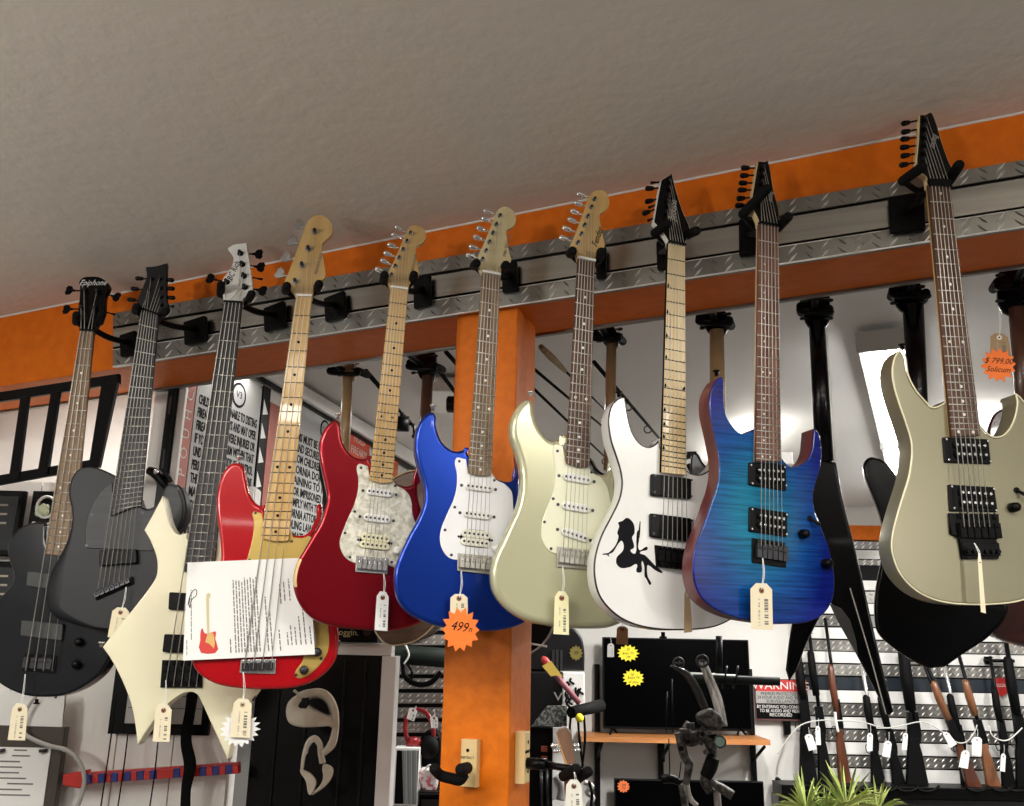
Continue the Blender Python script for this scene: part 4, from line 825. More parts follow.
# the printed sheet behind the strings of the red bass
fp = G['pbass']
def sheet_pt(u, v):
    """bilinear px of the sheet, with its stand-off"""
    x = lerp(lerp(187.5, 309, u), lerp(183, 315, u), v); y = lerp(lerp(562.5, 557.5, u), lerp(660.6, 654.4, u), v)
    d = .0128 + .010 * max(0, u - .80) * 5 * (.35 + .65 * v) * .9 + .012 * max(0, .12 - u) * max(0, .15 - v) * 40
    return fp.loc(x, y, d)
ps = fp.empty('printed_sheet', 'white printed sheet with a small red bass picture tucked under the bass strings', 'paper')
bm = bmesh.new(); nu, nv = 28, 20
for dd, sgn in ((0, 1), (.0003, -1)):
    vv = [[bm.verts.new(sheet_pt(i / nu, j / nv) + Vector((0, dd, 0))) for j in range(nv + 1)] for i in range(nu + 1)]
    for i in range(nu):
        for j in range(nv): bm.faces.new((vv[i][j], vv[i][j + 1], vv[i + 1][j + 1], vv[i + 1][j])).smooth = True
obj('sheet', bm, WHITEP, ps)
def sp_(px, py, e=.0005):
    u = (px - 187.5) / 121.5; v = (py - 562.5) / 98; return sheet_pt(u + v * .035, v) + Vector((0, -e, 0))
bm = bmesh.new(); rnd = random.Random(4)
def vrow(x, y0, y1, w=1.1, mi=0):
    y = y1
    while y > y0:
        L_ = rnd.uniform(2, 7); a = max(y - L_, y0)
        f = bm.faces.new([bm.verts.new(sp_(px, py)) for px, py in ((x, y), (x + w, y), (x + w, a), (x, a))]); f.material_index = mi
        y = a - rnd.uniform(.6, 1.2)
for x, y0, y1 in ((231.8,582,655),(234.6,582,655),(237.4,582,655),(240.2,584,655),(243,580,655),(245.8,582,655),(248.6,580,655),(251.4,582,655),(254.2,580,655),(262,600,655),(265.5,615,655),(227,640,655),(273,634,655),(277,588,608),(280.5,637,650),(281,585,605),(284,630,650),(286,583,605),(288,632,650),(292.5,620,650),(293,575,602),(297,610,650),(302,632,650),(306,630,650)): vrow(x, y0, y1)
vrow(190.8, 590, 640, .7); vrow(186.5, 640, 655, .6)
obj('print', bm, mat('print_grey', (.16, .15, .14), .8), ps)
bm = bmesh.new(); pts = [sp_(x, y, .0006) for x, y in ((188,605),(190,596),(194,590),(196.5,591),(196,596),(192.5,599),(190.5,603),(190,608),(189,604),(190,598))]
tube(bm, spline(pts, 3), .0007, 4); obj('signature', bm, INK, ps)
for nm, m_, px in (('picture_body', mat('print_red', (.62, .05, .04), .7), [(200.5,630),(201.8,629),(203,633),(204.5,634.5),(208,634),(211,633.5),(213.5,632.5),(214.5,634),(213.5,640),(215,646),(216,651),(213,654.5),(206,655),(200,653.5),(198,648),(199.5,641),(199.5,635)]),
                   ('picture_guard', mat('print_gold', (.70, .45, .15), .7), [(206,636),(209,634),(211.5,634.5),(212.5,638),(213,645),(212,650),(208,645),(204,643)]),
                   ('picture_neck', mat('print_tan', (.62, .55, .32), .7), [(206,637),(208,637),(208.3,600),(210,596),(208.5,593.5),(206,595),(205.5,600)])):
    bm = bmesh.new(); e = .0006 + .0003 * (nm != 'picture_body')
    bm.faces.new([bm.verts.new(sp_(x, y, e)) for x, y in px]); obj(nm, bm, m_, ps)

# ------------------------------------------------------------------ guitars on the rear of the beam, seen from behind
RF0 = Frame.at(B.O - B.N * (DEP + .15), B.phi)
BLK = mat('gloss_black', (.002, .002, .0025), .25, 0, .08, 0, .18)
def rear_guitar(name, label, hl_, head, neck, body, hm, nm, bm_, thick=.045, binding=None, yoke=None, off=0, bev=.006, sidem=None, side_tuners=None):
    fr = Frame.at(RF0.O - RF0.N * off, RF0.phi)
    b = [fr.loc(x, y) for x, y, *_ in body]; low = min(b, key=lambda p: p.z); mx = sum(p.x for p in b) / len(b)
    fr = Frame.at(fr.world(Vector((mx, 0, low.z))), fr.phi)
    t = fr.empty(name, label, 'guitar', 'guitars hanging on the rear of the beam')
    pts = [fr.loc(x, y) for x, y, w in smooth_poly(body, 5)]
    bm = bmesh.new(); prism(bm, pts, thick, bev, K=3, mi=(0, 0, 1)); obj('body', bm, [bm_, sidem or bm_], t)
    if binding:
        bm = bmesh.new(); tube(bm, [p + Vector((0, .001, 0)) for p in pts + pts[:2]], .0022, 6, cap=False); obj('binding', bm, binding, t)
    bm = bmesh.new(); jp = max((p for p in pts if p.z > .05 and p.z < .16), key=lambda p: p.x) + Vector((-.002, .022, 0)); tube(bm, [jp, jp + Vector((.004, 0, -.001))], [.009, .007], 12); obj('output_jack_socket', bm, DARKMETAL, t)
    (x0, x1, y0), (x2, x3, y1) = neck
    a0, a1 = fr.loc(x0, y0, -.012), fr.loc(x1, y0, -.012); c0, c1 = fr.loc(x2, y1, -.012), fr.loc(x3, y1, -.012)
    bm = bmesh.new(); r0, r1 = (a1 - a0).length / 2, (c1 - c0).length / 2
    tube(bm, [(a0 + a1) / 2, ((a0 + a1) + (c0 + c1)) / 4, (c0 + c1) / 2], [r0, (r0 + r1) / 2, r1], 14, flat=.75); obj('neck', bm, nm, t)
    bm = bmesh.new(); prism(bm, [fr.loc(x, y, -.014) for x, y, w in smooth_poly(head, 4)], .015, .002, K=2); ho = obj('headstock', bm, hm, t)
    hx0 = min(p[0] for p in head); hx1 = max(p[0] for p in head); hy0 = min(p[1] for p in head); hy1 = max(p[1] for p in head)
    for k in range(3):
        for s in (-1, 1):
            yy = lerp(hy0, hy1, .2 + .28 * k); bm = bmesh.new(); a = fr.loc(lerp(hx0, hx1, .5 + s * .3), yy, -.012); e = fr.loc(lerp(hx0, hx1, .5 + s * .3) + s * 4.5, yy, -.012)
            tube(bm, [a, e], .0025, 6); capsule(bm, e, e + Vector((s * .006, 0, 0)), .005, seg=8); obj('tuning_peg', bm, DARKMETAL, t)
    # its hanger
    x, y, w = yoke
    hf = Frame.at(B.world(B.tolocal(fr.world(fr.loc(x, y, 0)))), B.phi)
    th = hf.empty('guitar_hanger', hl_, 'hanger', 'padded guitar hangers behind the beam')
    L_, R_ = hf.loc(x - w, y, .0), hf.loc(x + w, y + 3, .0)
    bm = bmesh.new(); pl_ = hf.tolocal(RB.O); yb = pl_.y + .027
    zc = L_.z + .004
    box(bm, (.0, yb, zc + .015), (.07, .010, .09)); obj('mounting_plate', bm, BLACK, th)
    bm = bmesh.new(); tube(bm, spline([(0, yb, zc), (0, yb + .05, zc - .012), (0, -.02, zc - .015)], 5), .009, 10); obj('arm', bm, BLACK, th)
    bm = bmesh.new(); tube(bm, spline([L_ + Vector((0, -.012, .004)), L_ + Vector((-.004, -.02, -.016)), (L_ + R_) / 2 + Vector((0, -.026, -.018)), R_ + Vector((.004, -.02, -.012)), R_ + Vector((0, -.012, 0))], 5), .007, 10); obj('yoke', bm, BLACK, th)
    for p in (L_, R_):
        bm = bmesh.new(); capsule(bm, p + Vector((0, -.014, 0)), p + Vector((0, .05, .006)), .012, seg=12); obj('foam_sleeve', bm, FOAM, th)
    return fr, t
TANN = noisy('tan_neck', (.30, .20, .09), (.38, .26, .13), (30, 30, 3), .4, .3)
BRNN = noisy('dark_red_neck', (.05, .02, .012), (.09, .035, .02), (30, 30, 3), .35, .4)
BRNB = noisy('brown_body', (.07, .026, .012), (.13, .05, .022), (6, 6, 40), .2, 1)
REDBR = noisy('red_brown_body', (.022, .005, .004), (.045, .010, .006), (6, 6, 40), .2, 1)
rear_guitar('electric_guitar', 'guitar with tan neck seen from behind between the red bass and red guitar', 'black hanger behind the beam holding the tan necked guitar over the red horn', [(343.5,366),(347,359),(353,360),(354,371),(352.5,380),(343,380)], ((343,352.5,376),(338,348.5,470)), [(318,470),(322,455),(330,462),(338,472),(350,472),(354,464),(357,460),(357,472),(353,495),(353,520),(356,550),(357,585),(350,606),(336,610),(312,604),(304,580),(310,545),(320,520),(322,495)], TANN, TANN, BLK, yoke=(346.5,369,13))
rear_guitar('acoustic_guitar', 'small brown bodied guitar with cream binding behind the red and blue guitars', 'black hanger behind the beam holding the dark necked brown guitar', [(415,355),(424,350),(434,352),(434,372),(432,380),(422,380),(416,368)], ((422.5,433,376),(416,428,480)), [(394,478),(420,470),(445,480),(452,505),(444,530),(452,555),(452,590),(436,622),(418,639),(401,644.5),(387,644),(376,633),(368,610),(366,580),(370,550),(378,530),(378,500)], BLK, BRNN, BRNB, .075, binding=CREAMPL, yoke=(424,364,12), off=.045)
rear_guitar('electric_guitar', 'guitar with brown neck seen from behind the cream green and white guitars', 'black hanger behind the beam holding the brown necked guitar beside the rods', [(601,332),(607,325),(614,327),(618,345),(606,346)], ((606.5,616.5,342),(603.5,615,470)), [(580,470),(586,456),(596,468),(606,474),(618,472),(628,460),(634,456),(636,475),(628,497),(632,520),(640,550),(638,585),(618,606),(592,606),(568,596),(562,570),(570,540),(580,515),(580,492)], BLK, noisy('olive_brown_neck', (.17, .10, .045), (.24, .15, .07), (30, 30, 3), .4, .3), BLK, yoke=(607.5,335,11.5))
rear_guitar('electric_guitar', 'guitar with pale tan neck seen from behind beside the blue flame top', 'black hanger behind the beam holding the pale tan necked guitar', [(703,318),(712,309),(724,310),(728,322),(724,334),(710,334)], ((709.5,724,330),(710,727,470)), [(690,466),(694,452),(704,464),(712,470),(726,470),(736,460),(742,454),(744,470),(736,494),(740,520),(750,552),(748,588),(730,606),(706,608),(682,602),(672,578),(678,545),(690,515),(690,490)], BLK, TANN, BLK, yoke=(715,319,14.5))
frv, tv_ = rear_guitar('electric_guitar', 'black V shaped guitar with long pointed wings and white edge line seen from behind', 'black hanger behind the beam holding the black V shaped guitar', [(803,305),(806,296),(826,294),(830,304),(826,326),(808,326)], ((808.5,825,322),(815,834,462)), [(812,462),(836,462,'c'),(843,500),(858,560),(876,640),(893.5,712,'c'),(888,716,'c'),(868,676),(845,632),(832,604),(827,600,'c'),(822,612),(806,644),(797,668),(789,681,'c'),(785.5,670,'c'),(789,640),(796,600),(804,550),(810,500)], BLK, BLK, BLK, yoke=(815,308,14), binding=None)
bm = bmesh.new(); pts = [frv.loc(x, y, .001) for x, y in ((850,588),(858,615),(872,662),(886,714))]; tube(bm, pts, .0016, 6); obj('edge_line', bm, WHITEPL, tv_)
bm = bmesh.new(); pts = [frv.loc(x, y, -.006) for x, y in ((826.5,330),(831,400),(835.5,462))]; tube(bm, pts, .0016, 6); obj('binding', bm, WHITEPL, tv_)
bm = bmesh.new(); prism(bm, [frv.loc(x, y, .003) for x, y in ((829,603),(841,608),(850,620),(856,640),(858,655),(850,643),(838,622))], .002, .0008, K=1); obj('bevel_panel', bm, mat('grey_bevel', (.10, .10, .10), .25, 0, 1), tv_)
rear_guitar('electric_guitar', 'large black guitar with a thick neck and rounded horn behind the champagne guitar', 'black hanger behind the beam holding the thick black neck', [(893,290),(898,283),(918,281),(922,292),(919,310),(900,310)], ((902,924,305),(912,931,470)), [(863,468),(866,459),(874,456.5),(886,462),(896,474),(912,486),(932,486),(950,474),(960,468),(966,478),(960,500),(964,525),(985,560),(1002,590),(1008,612),(990,636),(965,653),(945,667,'c'),(929,668.5,'c'),(912,660),(893,647),(878,632),(874.5,612),(876,588),(881,562),(884,538),(880,516),(871,492)], BLK, BLK, BLK, yoke=(909,292,16), bev=.008)
rear_guitar('acoustic_guitar', 'dark brown guitar body and neck at the photo edge behind the champagne guitar', 'black hanger behind the beam at the photo edge holding the dark brown guitar', [(998,276),(1003,268),(1022,266),(1030,274),(1027,305),(1003,312)], ((1008,1029,308),(1017,1040,430)), [(988,432),(994,414),(1010,406),(1036,402),(1060,408),(1072,430),(1068,460),(1076,500),(1088,550),(1088,600),(1066,636),(1040,647),(1018,644),(998,637),(978,620),(966,590),(964,550),(976,505),(990,470)], BLK, BRNN, REDBR, .085, yoke=(1014,284,17), off=.055)
price_tag(Frame.at(B.O - B.N * (DEP + .02), B.phi), [(990.5,333),(1007.5,334),(1012,360),(990,358)], 0, 'kraft price tag half hidden by the orange starburst near the dark brown neck', (998,306), m=TAGB, eye=(.85, .82, .75))
starburst(Frame.at(B.O - B.N * (DEP + .015), B.phi), 998.5, 365, 18.5, 17.5, 0, 'orange starburst card priced 799 hanging beside the dark brown neck', ORANGEP, [('$ 799.00', .02, .22, .46), ('Solicum', -.05, -.26, .44)], 14, tang=-9)
price_tag(Frame.at(B.O - B.N * (DEP + .10), B.phi), [(617,626),(628,626.5),(628,645),(616,644)], 0, 'kraft price tag peeking out below the white guitar beside the television', (621,600), m=TAGB, marks=False)
# ------------------------------------------------------------------ helpers for the far things
def pbox(fr, x0, y0, x1, y1, d, depth, m, name='body', parent=None, b=.004):
    """box whose front face shows the px rectangle, front at stand-off d, going back by depth"""
    a, c = fr.loc(x0, y0, d), fr.loc(x1, y1, d); ym = (y0 + y1) / 2; xm = (x0 + x1) / 2
    xa, xb = fr.loc(x0, ym, d).x, fr.loc(x1, ym, d).x; za, zb = fr.loc(xm, y0, d).z, fr.loc(xm, y1, d).z
    bm = bmesh.new(); pts = [Vector((xa, -d, za)), Vector((xb, -d, za)), Vector((xb, -d, zb)), Vector((xa, -d, zb))]
    prism(bm, pts, depth, min(b, depth * .4), K=1 if b < .003 else 2, smooth=False)
    return obj(name, bm, m, parent)
def top(o, fr, label, cat, group=None): fr.place(o); return tag(o, label, cat, group)
def sub(fr, px, py, d=0): return Frame.at(fr.world(fr.loc(px, py, d)), fr.phi)
def slabpoly(fr, pts, d, thick, m, name, parent, bev=.003, sm=True, n=4):
    bm = bmesh.new(); P = [fr.loc(x, y, d) for x, y, w in smooth_poly(pts, n)] if sm else [fr.loc(x, y, d) for x, y in pts]
    prism(bm, P, thick, bev, K=2, smooth=sm); return obj(name, bm, m, parent)
def ptube(fr, pts, rad, m, name, parent, n=5, seg=8, flat=None):
    P = [fr.loc(*p) for p in pts]; P = spline(P, n) if n > 1 else P
    if isinstance(rad, (list, tuple)):
        k = len(rad); rad = [lerp(rad[min(int(i / (len(P) - 1) * (k - 1)), k - 2)], rad[min(int(i / (len(P) - 1) * (k - 1)), k - 2) + 1], i / (len(P) - 1) * (k - 1) - min(int(i / (len(P) - 1) * (k - 1)), k - 2)) for i in range(len(P))]
    bm = bmesh.new(); tube(bm, P, rad, seg, flat=flat); return obj(name, bm, m, parent)
def ptext(fr, s, px, py, h, d, m, name, parent, sx=.8, ang=0, align='CENTER', shear=0, space=1.0):
    bm = bmesh.new(); M = tmat(fr.loc(px, py, d), ang); text_bm(bm, s, h, M, align=align, sx=sx, shear=shear, space=space); return obj(name, bm, m, parent)
REDP = mat('sign_red', (.55, .03, .03), .5)
GREYW = mat('poster_grey', (.37, .37, .36), .6)
NAVY = mat('navy_band', (.012, .02, .03), .4)
WOODS = noisy('shelf_wood', (.45, .17, .05), (.56, .24, .08), (3, 30, 30), .45)
STOCK = noisy('walnut_stock', (.075, .020, .008), (.13, .038, .015), (20, 20, 5), .35, .5)
STOCK2 = noisy('light_walnut', (.17, .060, .022), (.25, .10, .042), (20, 20, 5), .35, .5)
# ------------------------------------------------------------------ ceiling rear fluorescent fixtures
c0 = b0 + Vector((0, 0, .01)); cN = (b1 - b0).cross(Vector((.6, 6.9, rz + .01)) - c0).normalized()
def ceil_hit(px, py, drop): return hit(px, py, c0 - Vector((0, 0, drop)), cN)
TUBE = mat('lit_fluorescent_tube', (1, .98, .95), .5, emit=14)
def troffer(p0, p1, w, label):
    dv = p1 - p0; L = dv.length; phi = math.atan2(-dv.x, dv.y)
    f = Frame.at(p0, phi); t = f.empty('fluorescent_fixture', label, 'light', 'four tube fixtures on the rear ceiling')
    pit = math.atan2(dv.z, math.hypot(dv.x, dv.y)); M = Matrix.Rotation(pit, 3, 'X')
    bm = bmesh.new(); box(bm, M @ Vector((0, L / 2, .03)), (w + .02, L, .05), M); box(bm, M @ Vector((0, -.01, .022)), (w + .03, .012, .075), M); obj('housing', bm, mat('fixture_housing', (.45, .45, .43), .5), t)
    for k in range(4):
        x = (k - 1.5) * w / 4; bm = bmesh.new(); tube(bm, [M @ Vector((x, .02, -.012)), M @ Vector((x, L - .02, -.012))], .014, 10); obj('tube', bm, TUBE, t)
    return t
pa, pb, pc = ceil_hit(883, 347, .085), ceil_hit(899, 446, .085), ceil_hit(908, 505, .085)
pc = pb + (pb - pa).normalized() * ((pb - pa).length)
troffer(pa, pb - (pb - pa).normalized() * .06, .145, 'lit four tube ceiling fixture with open end, behind the champagne guitar')
troffer(pb, pc, .145, 'second lit ceiling fixture in line beyond the first one')
# ------------------------------------------------------------------ poster wall running back on the left
W = Frame(225, 430, 3.0, R(75))
w0, w1 = W.loc(179, 430).x, 3.75
bm = bmesh.new(); box(bm, ((w0 + w1) / 2, .035, 0), (w1 - w0, .06, 1.20)); o = struct(obj('wall_side', bm, WALLW)); o.location = W.O + Vector((0, 0, -W.O.z + 2.26)); o.rotation_euler = (0, 0, W.phi)
def poster(x0, x1, ytop_, hz, label, red_left):
    f = Frame.at(W.world(W.loc(x0, 430, .012)), W.phi); L = abs(W.loc(x1, 430, .012).x - W.loc(x0, 430, .012).x); zt = W.world(W.loc(x1, ytop_, .012)).z - f.O.z
    t = f.empty('wall_poster', label, 'poster', 'firearm posters on the side wall')
    bm = bmesh.new(); c = [Vector((0, 0, zt)), Vector((L, 0, zt)), Vector((L, 0, zt - hz)), Vector((0, 0, zt - hz))]
    q = []
    for i in range(4):
        p, a, b = c[i], c[i - 1], c[(i + 1) % 4]
        for k in range(4):
            u = p + (a - p).normalized() * .03; v = p + (b - p).normalized() * .03; s = k / 3
            q.append((u * (1 - s) + p * s) * (1 - s) + (p * (1 - s) + v * s) * s)
    prism(bm, q, .006, .001, K=1, smooth=False); obj('board', bm, GREYW, t)
    return f, t, L, zt
f1, t1, L1, z1 = poster(192.5, 258.5, 384, .80, 'grey firearm safety poster with black capital lines next to a red strip', True)
lines1 = ['CHILDREN MAY BE UNABLE TO DISTING', 'FIREARMS FROM TOYS AND MAY OPER', 'FIREARMS CAUSE SEVERE INJURIES OR', 'IF YOU KEEP A FIREARM WITHIN THAT', 'UNDER YOUR CUSTODY OR CONTROL', 'PERSON UNDER 18 YEARS OF AGE GAINS', 'THE FIREARM AND CARRIES IT OFF', 'MAY BE FINED UNLESS IT WAS', 'STORED IN A LOCKED CONTAINER', 'LOCKED WITH A LOCKING DEVICE', 'KEEP IT FROM FUNCTIONING']
bm = bmesh.new(); disc(bm, (L1 * .62, -.0002, z1 - .075), .045, .0008, 0, 24); obj('round_seal', bm, INK, t1)
bm = bmesh.new(); disc(bm, (L1 * .62, -.0012, z1 - .075), .036, .0006, 0, 24); obj('seal_ring', bm, mat('seal_grey', (.3, .3, .3), .6), t1)
bm = bmesh.new(); text_bm(bm, 'V3', .035, tmat((L1 * .62, -.002, z1 - .075))); obj('seal_lettering', bm, INK, t1)
for i, s in enumerate(lines1):
    bm = bmesh.new(); text_bm(bm, s, .044, tmat((L1 * .5, -.0006, z1 - .150 - i * .043)), sx=1.0, bold=.022)
    xs = [v.co.x for v in bm.verts]; k = L1 * .92 / (max(xs) - min(xs))
    for v in bm.verts: v.co.x = L1 * .5 + (v.co.x - L1 * .5) * k
    obj('lettering', bm, INK, t1)
f2, t2, L2, z2 = poster(283, 347, 422, .75, 'grey firearm storage poster with round seal left of the red guitar horn', False)
bm = bmesh.new(); disc(bm, (L2 * .62, -.0002, z2 - .085), .043, .0008, 0, 24); obj('round_seal', bm, INK, t2)
bm = bmesh.new(); disc(bm, (L2 * .62, -.0012, z2 - .085), .034, .0006, 0, 24); obj('seal_ring', bm, mat('seal_grey', (.3, .3, .3), .6), t2)
bm = bmesh.new(); text_bm(bm, 'V3', .032, tmat((L2 * .62, -.002, z2 - .085))); obj('seal_lettering', bm, INK, t2)
for i, s in enumerate(['FIREARMS MUST BE HANDLED WITH', 'CARE AND SECURELY STORED IN A', 'SAFE FROM CHILDREN AND OTHERS', 'CALIFORNIA DOJ HAS LAWS', 'PERTAINING TO FIREARMS', 'FINED OR IMPRISONED IF YOU FAIL', 'TO COMPLY WITH THEM. VISIT THE', 'CALIFORNIA ATTORNEY GENERAL', 'HANDLING LAW ON FIREARMS', 'INFORMATION ON FIREARM', 'LAWS AND HOW YOU COMPLY']):
    bm = bmesh.new(); text_bm(bm, s, .046, tmat((L2 * .5, -.0006, z2 - .165 - i * .043)), sx=1.0, bold=.022)
    xs = [v.co.x for v in bm.verts]; k = L2 * .93 / (max(xs) - min(xs))
    for v in bm.verts: v.co.x = L2 * .5 + (v.co.x - L2 * .5) * k
    obj('lettering', bm, INK, t2)
def wpanel(x0, x1, ytop_, hz, d, m, name, label, cat, extra=None):
    f = Frame.at(W.world(W.loc(x0, 430, d)), W.phi); L = abs(W.loc(x1, 430, d).x - W.loc(x0, 430, d).x); zt = W.world(W.loc((x0 + x1) / 2, ytop_, d)).z - f.O.z
    t = f.empty(name, label, cat); bm = bmesh.new(); prism(bm, [Vector((0, 0, zt)), Vector((L, 0, zt)), Vector((L, 0, zt - hz)), Vector((0, 0, zt - hz))], .006, .0005, K=1, smooth=False); obj('panel', bm, m, t)
    return f, t, L, zt
FADED = noisy('faded_red', (.36, .10, .075), (.46, .15, .11), (4, 4, 4), .6)
f3, t3, L3, z3 = wpanel(180, 191.5, 378, .80, .012, FADED, 'red_sign_strip', 'narrow faded red strip with stacked pale letters beside the grey poster', 'sign')
for i, s in enumerate('CHUOPGFFAOD'):
    bm = bmesh.new(); text_bm(bm, s, .050, tmat((L3 * .55, -.0005, z3 - .05 - i * .062), R(90))); obj('lettering', bm, mat('pale_letter', (.62, .58, .54), .7), t3)
wpanel(268.5, 281, 404, .80, .012, FADED, 'red_sign_strip', 'plain faded red strip between the two grey posters', 'sign')
f4, t4, L4, z4 = wpanel(260, 267.5, 385, .80, .012, BLACK, 'film_strip_sign', 'narrow black strip with white zigzag teeth beside the first grey poster', 'sign')
for i in range(8):
    bm = bmesh.new(); z = z4 - .05 - i * .09; bm.faces.new([bm.verts.new(Vector(p)) for p in ((L4 * .15, -.0006, z), (L4 * .85, -.0006, z - .05), (L4 * .15, -.0006, z - .06))]); obj('white_tooth', bm, WHITEP, t4)
f5, t5, L5, z5 = wpanel(349, 371, 430, .26, .012, mat('red_notice', (.62, .08, .04), .6), 'red_notice', 'small red notice with white capital rows behind the tan neck', 'sign')
for i, s in enumerate(['HOLD', 'FIREARM', 'DO NOT', 'SMOKE']):
    bm = bmesh.new(); text_bm(bm, s, .05, tmat((L5 * .5, -.0006, z5 - .05 - i * .055)), sx=.9); obj('lettering', bm, mat('pale_letter', (.62, .58, .54), .7), t5)
wpanel(394, 400, 455, .30, .012, mat('orange_strip', (.75, .16, .04), .5), 'orange_sign', 'orange strip sign on the side wall beside the maple neck', 'sign')
# white trim strip along the top of the poster wall
bm = bmesh.new(); pts = [W.loc(x, 394.6 + (x - 320) * .604 + dy, .05) for x, dy in ((262, 0), (470, 0), (470, 13.5), (262, 13.5))]; prism(bm, pts, .045, .006, K=2, smooth=False)
o = obj('trim_2', bm, mat('white_gloss_trim', (.85, .85, .83), .3)); struct(W.place(o))
bm = bmesh.new(); pts = [W.loc(x, 409.2 + (x - 320) * .604 + dy, .03) for x, dy in ((258, 0), (470, 0), (470, 4), (258, 4))]; prism(bm, pts, .025, .002, K=1, smooth=False)
o = obj('trim_3', bm, BLACK); struct(W.place(o))
# ------------------------------------------------------------------ front-left partition, grille, upright
wallbox('wall_partition', -4.4, -1.02, 3.42, 3.5, 0, 2.62, WALLW)
P = Frame(120, 640, 2.95, 0)
zp = P.world(P.loc(30, 482)).z
PLANK = mat('white_plank', (.86, .84, .80), .5, bump=(12, .15, .003))
x0, x1 = P.world(P.loc(-260, 640)).x, P.world(P.loc(240, 640)).x
bm = bmesh.new(); n = 9; wd = (x1 - x0) / n
for i in range(n): box(bm, (x0 + wd * (i + .5), 2.99, zp / 2), (wd - .004, .08, zp))
box(bm, ((x0 + x1) / 2, 3.0, zp / 2 - .002), (x1 - x0, .07, zp - .004)); struct(obj('wall_plank', bm, PLANK))
GRF = Frame.at(B.O + B.N * .034, B.phi)
gr = GRF.empty('metal_grille', 'black metal bar grille under the orange beam at the photo edge', 'grille'); GR0 = GRF
BLKM = mat('black_metal', (.002, .002, .0025), .38, 0, spec=.16)
def gq(name, pts, dep=.014, d=0): bm = bmesh.new(); prism(bm, [GR0.loc(x, y, d) for x, y in pts], dep, .002, K=1, smooth=False); return obj(name, bm, BLKM, gr)
gq('top_rail', [(-60,401),(118,373.5),(118,383),(-60,410.5)]); gq('bottom_rail', [(-60,485),(99,458),(98,467),(-60,495)])
for a, b, c, d_ in ((20,28,8,17.5),(50.5,59,36.5,46.5),(101,117,88,99),(-14,-5,-28,-18)):
    gq('bar', [(a, 397 - (a - 20) * .155), (b, 396 - (b - 28) * .155), (d_, 482 - d_ * .17), (c, 482 - c * .17)], .012, .006)
U = Frame(168, 430, 2.72, 0)
up_ = U.empty('black_upright', 'black metal upright post between white strips beside the red strip sign', 'post')
bm = bmesh.new(); a = U.loc(163, 430); b = U.loc(171, 430); prism(bm, [Vector((a.x, 0, .32)), Vector((b.x, 0, .32)), Vector((b.x, 0, -.38)), Vector((a.x, 0, -.38))], .03, .003, K=1, smooth=False); obj('post', bm, BLKM, up_)
for k in range(4):
    bm = bmesh.new(); box(bm, ((a.x + b.x) / 2, -.001, .25 - k * .17), (.006, .002, .06)); obj('slot', bm, DARKMETAL, up_)
for x0_, x1_ in ((148, 162.5), (172, 179)):
    pbox(U, x0_, 380, x1_, 520, -.02, .02, WALLW, 'trim_4'); 
for o in bpy.data.objects:
    if o.name.startswith('trim_4'): U.place(o); struct(o)
# microphone clip-like clamp on the upright
cl = sub(U, 160, 482, .05); t = cl.empty('metal_clamp', 'small black clamp with chrome tip beside the matte black horn', 'clamp')
ptube(cl, [(148,470),(156,474),(163,483),(169,492)], [.012,.016,.014,.006], BLACK, 'body', t); ptube(cl, [(157,478),(166,475),(171,482)], .007, BLACK, 'lever', t); bm = bmesh.new(); ball(bm, cl.loc(156,472,.012), .008); obj('chrome_tip', bm, CHROME, t)
# framed pictures and the plaque on the partition
for y0, y1, lb in ((490, 556, 'black framed dark picture on the white partition at the photo edge'), (561, 602, 'lower black framed dark picture beside the black bass horn')):
    f = sub(P, 5, (y0 + y1) / 2, .05); t = f.empty('picture_frame', lb, 'picture')
    pbox(f, -30, y0, 19, y1, .02, .03, BLACK, 'frame', t, .006); pbox(f, -24, y0 + 6, 14, y1 - 6, .022, .004, mat('dark_print', (.03, .035, .04), .15, 0, .5), 'print', t, .001)
    for k in range(3): pbox(f, 0, y0 + 14 + k * 9, 8 - k, y0 + 16 + k * 9, .0235, .001, mat('print_light', (.42, .38, .32), .8), 'text_line', t, .0002)
f = sub(P, 44, 508, .03); t = f.empty('ornament_plaque', 'black plaque with a pale shell ornament and white ring above the black bass', 'ornament')
pbox(f, 30, 491, 58, 530, .012, .015, BLACK, 'plaque', t, .003)
bm = bmesh.new(); c = f.loc(42, 510, .028)
for k, (dx, dz, r) in enumerate(((0, 0, .016), (.012, -.006, .012), (-.012, -.010, .010), (.002, .012, .009), (.014, .010, .008), (-.016, .002, .007))): ball(bm, c + Vector((dx, 0, dz)), r, sc=(1, .6, 1.1))
obj('shell', bm, mat('pale_jade', (.62, .68, .45), .35, 0, .5), t)
bm = bmesh.new(); P2 = [f.loc(46, 507, .03) + Vector((.030 * math.cos(a), 0, .034 * math.sin(a))) for a in [2 * math.pi * k / 20 for k in range(21)]]; tube(bm, P2, .0045, 6, cap=False); obj('ring', bm, WHITEPL, t)
bm = bmesh.new(); tube(bm, [f.loc(33, 523, .03), f.loc(40, 525, .034), f.loc(55, 524, .03)], .006, 6); obj('base', bm, WHITEPL, t)
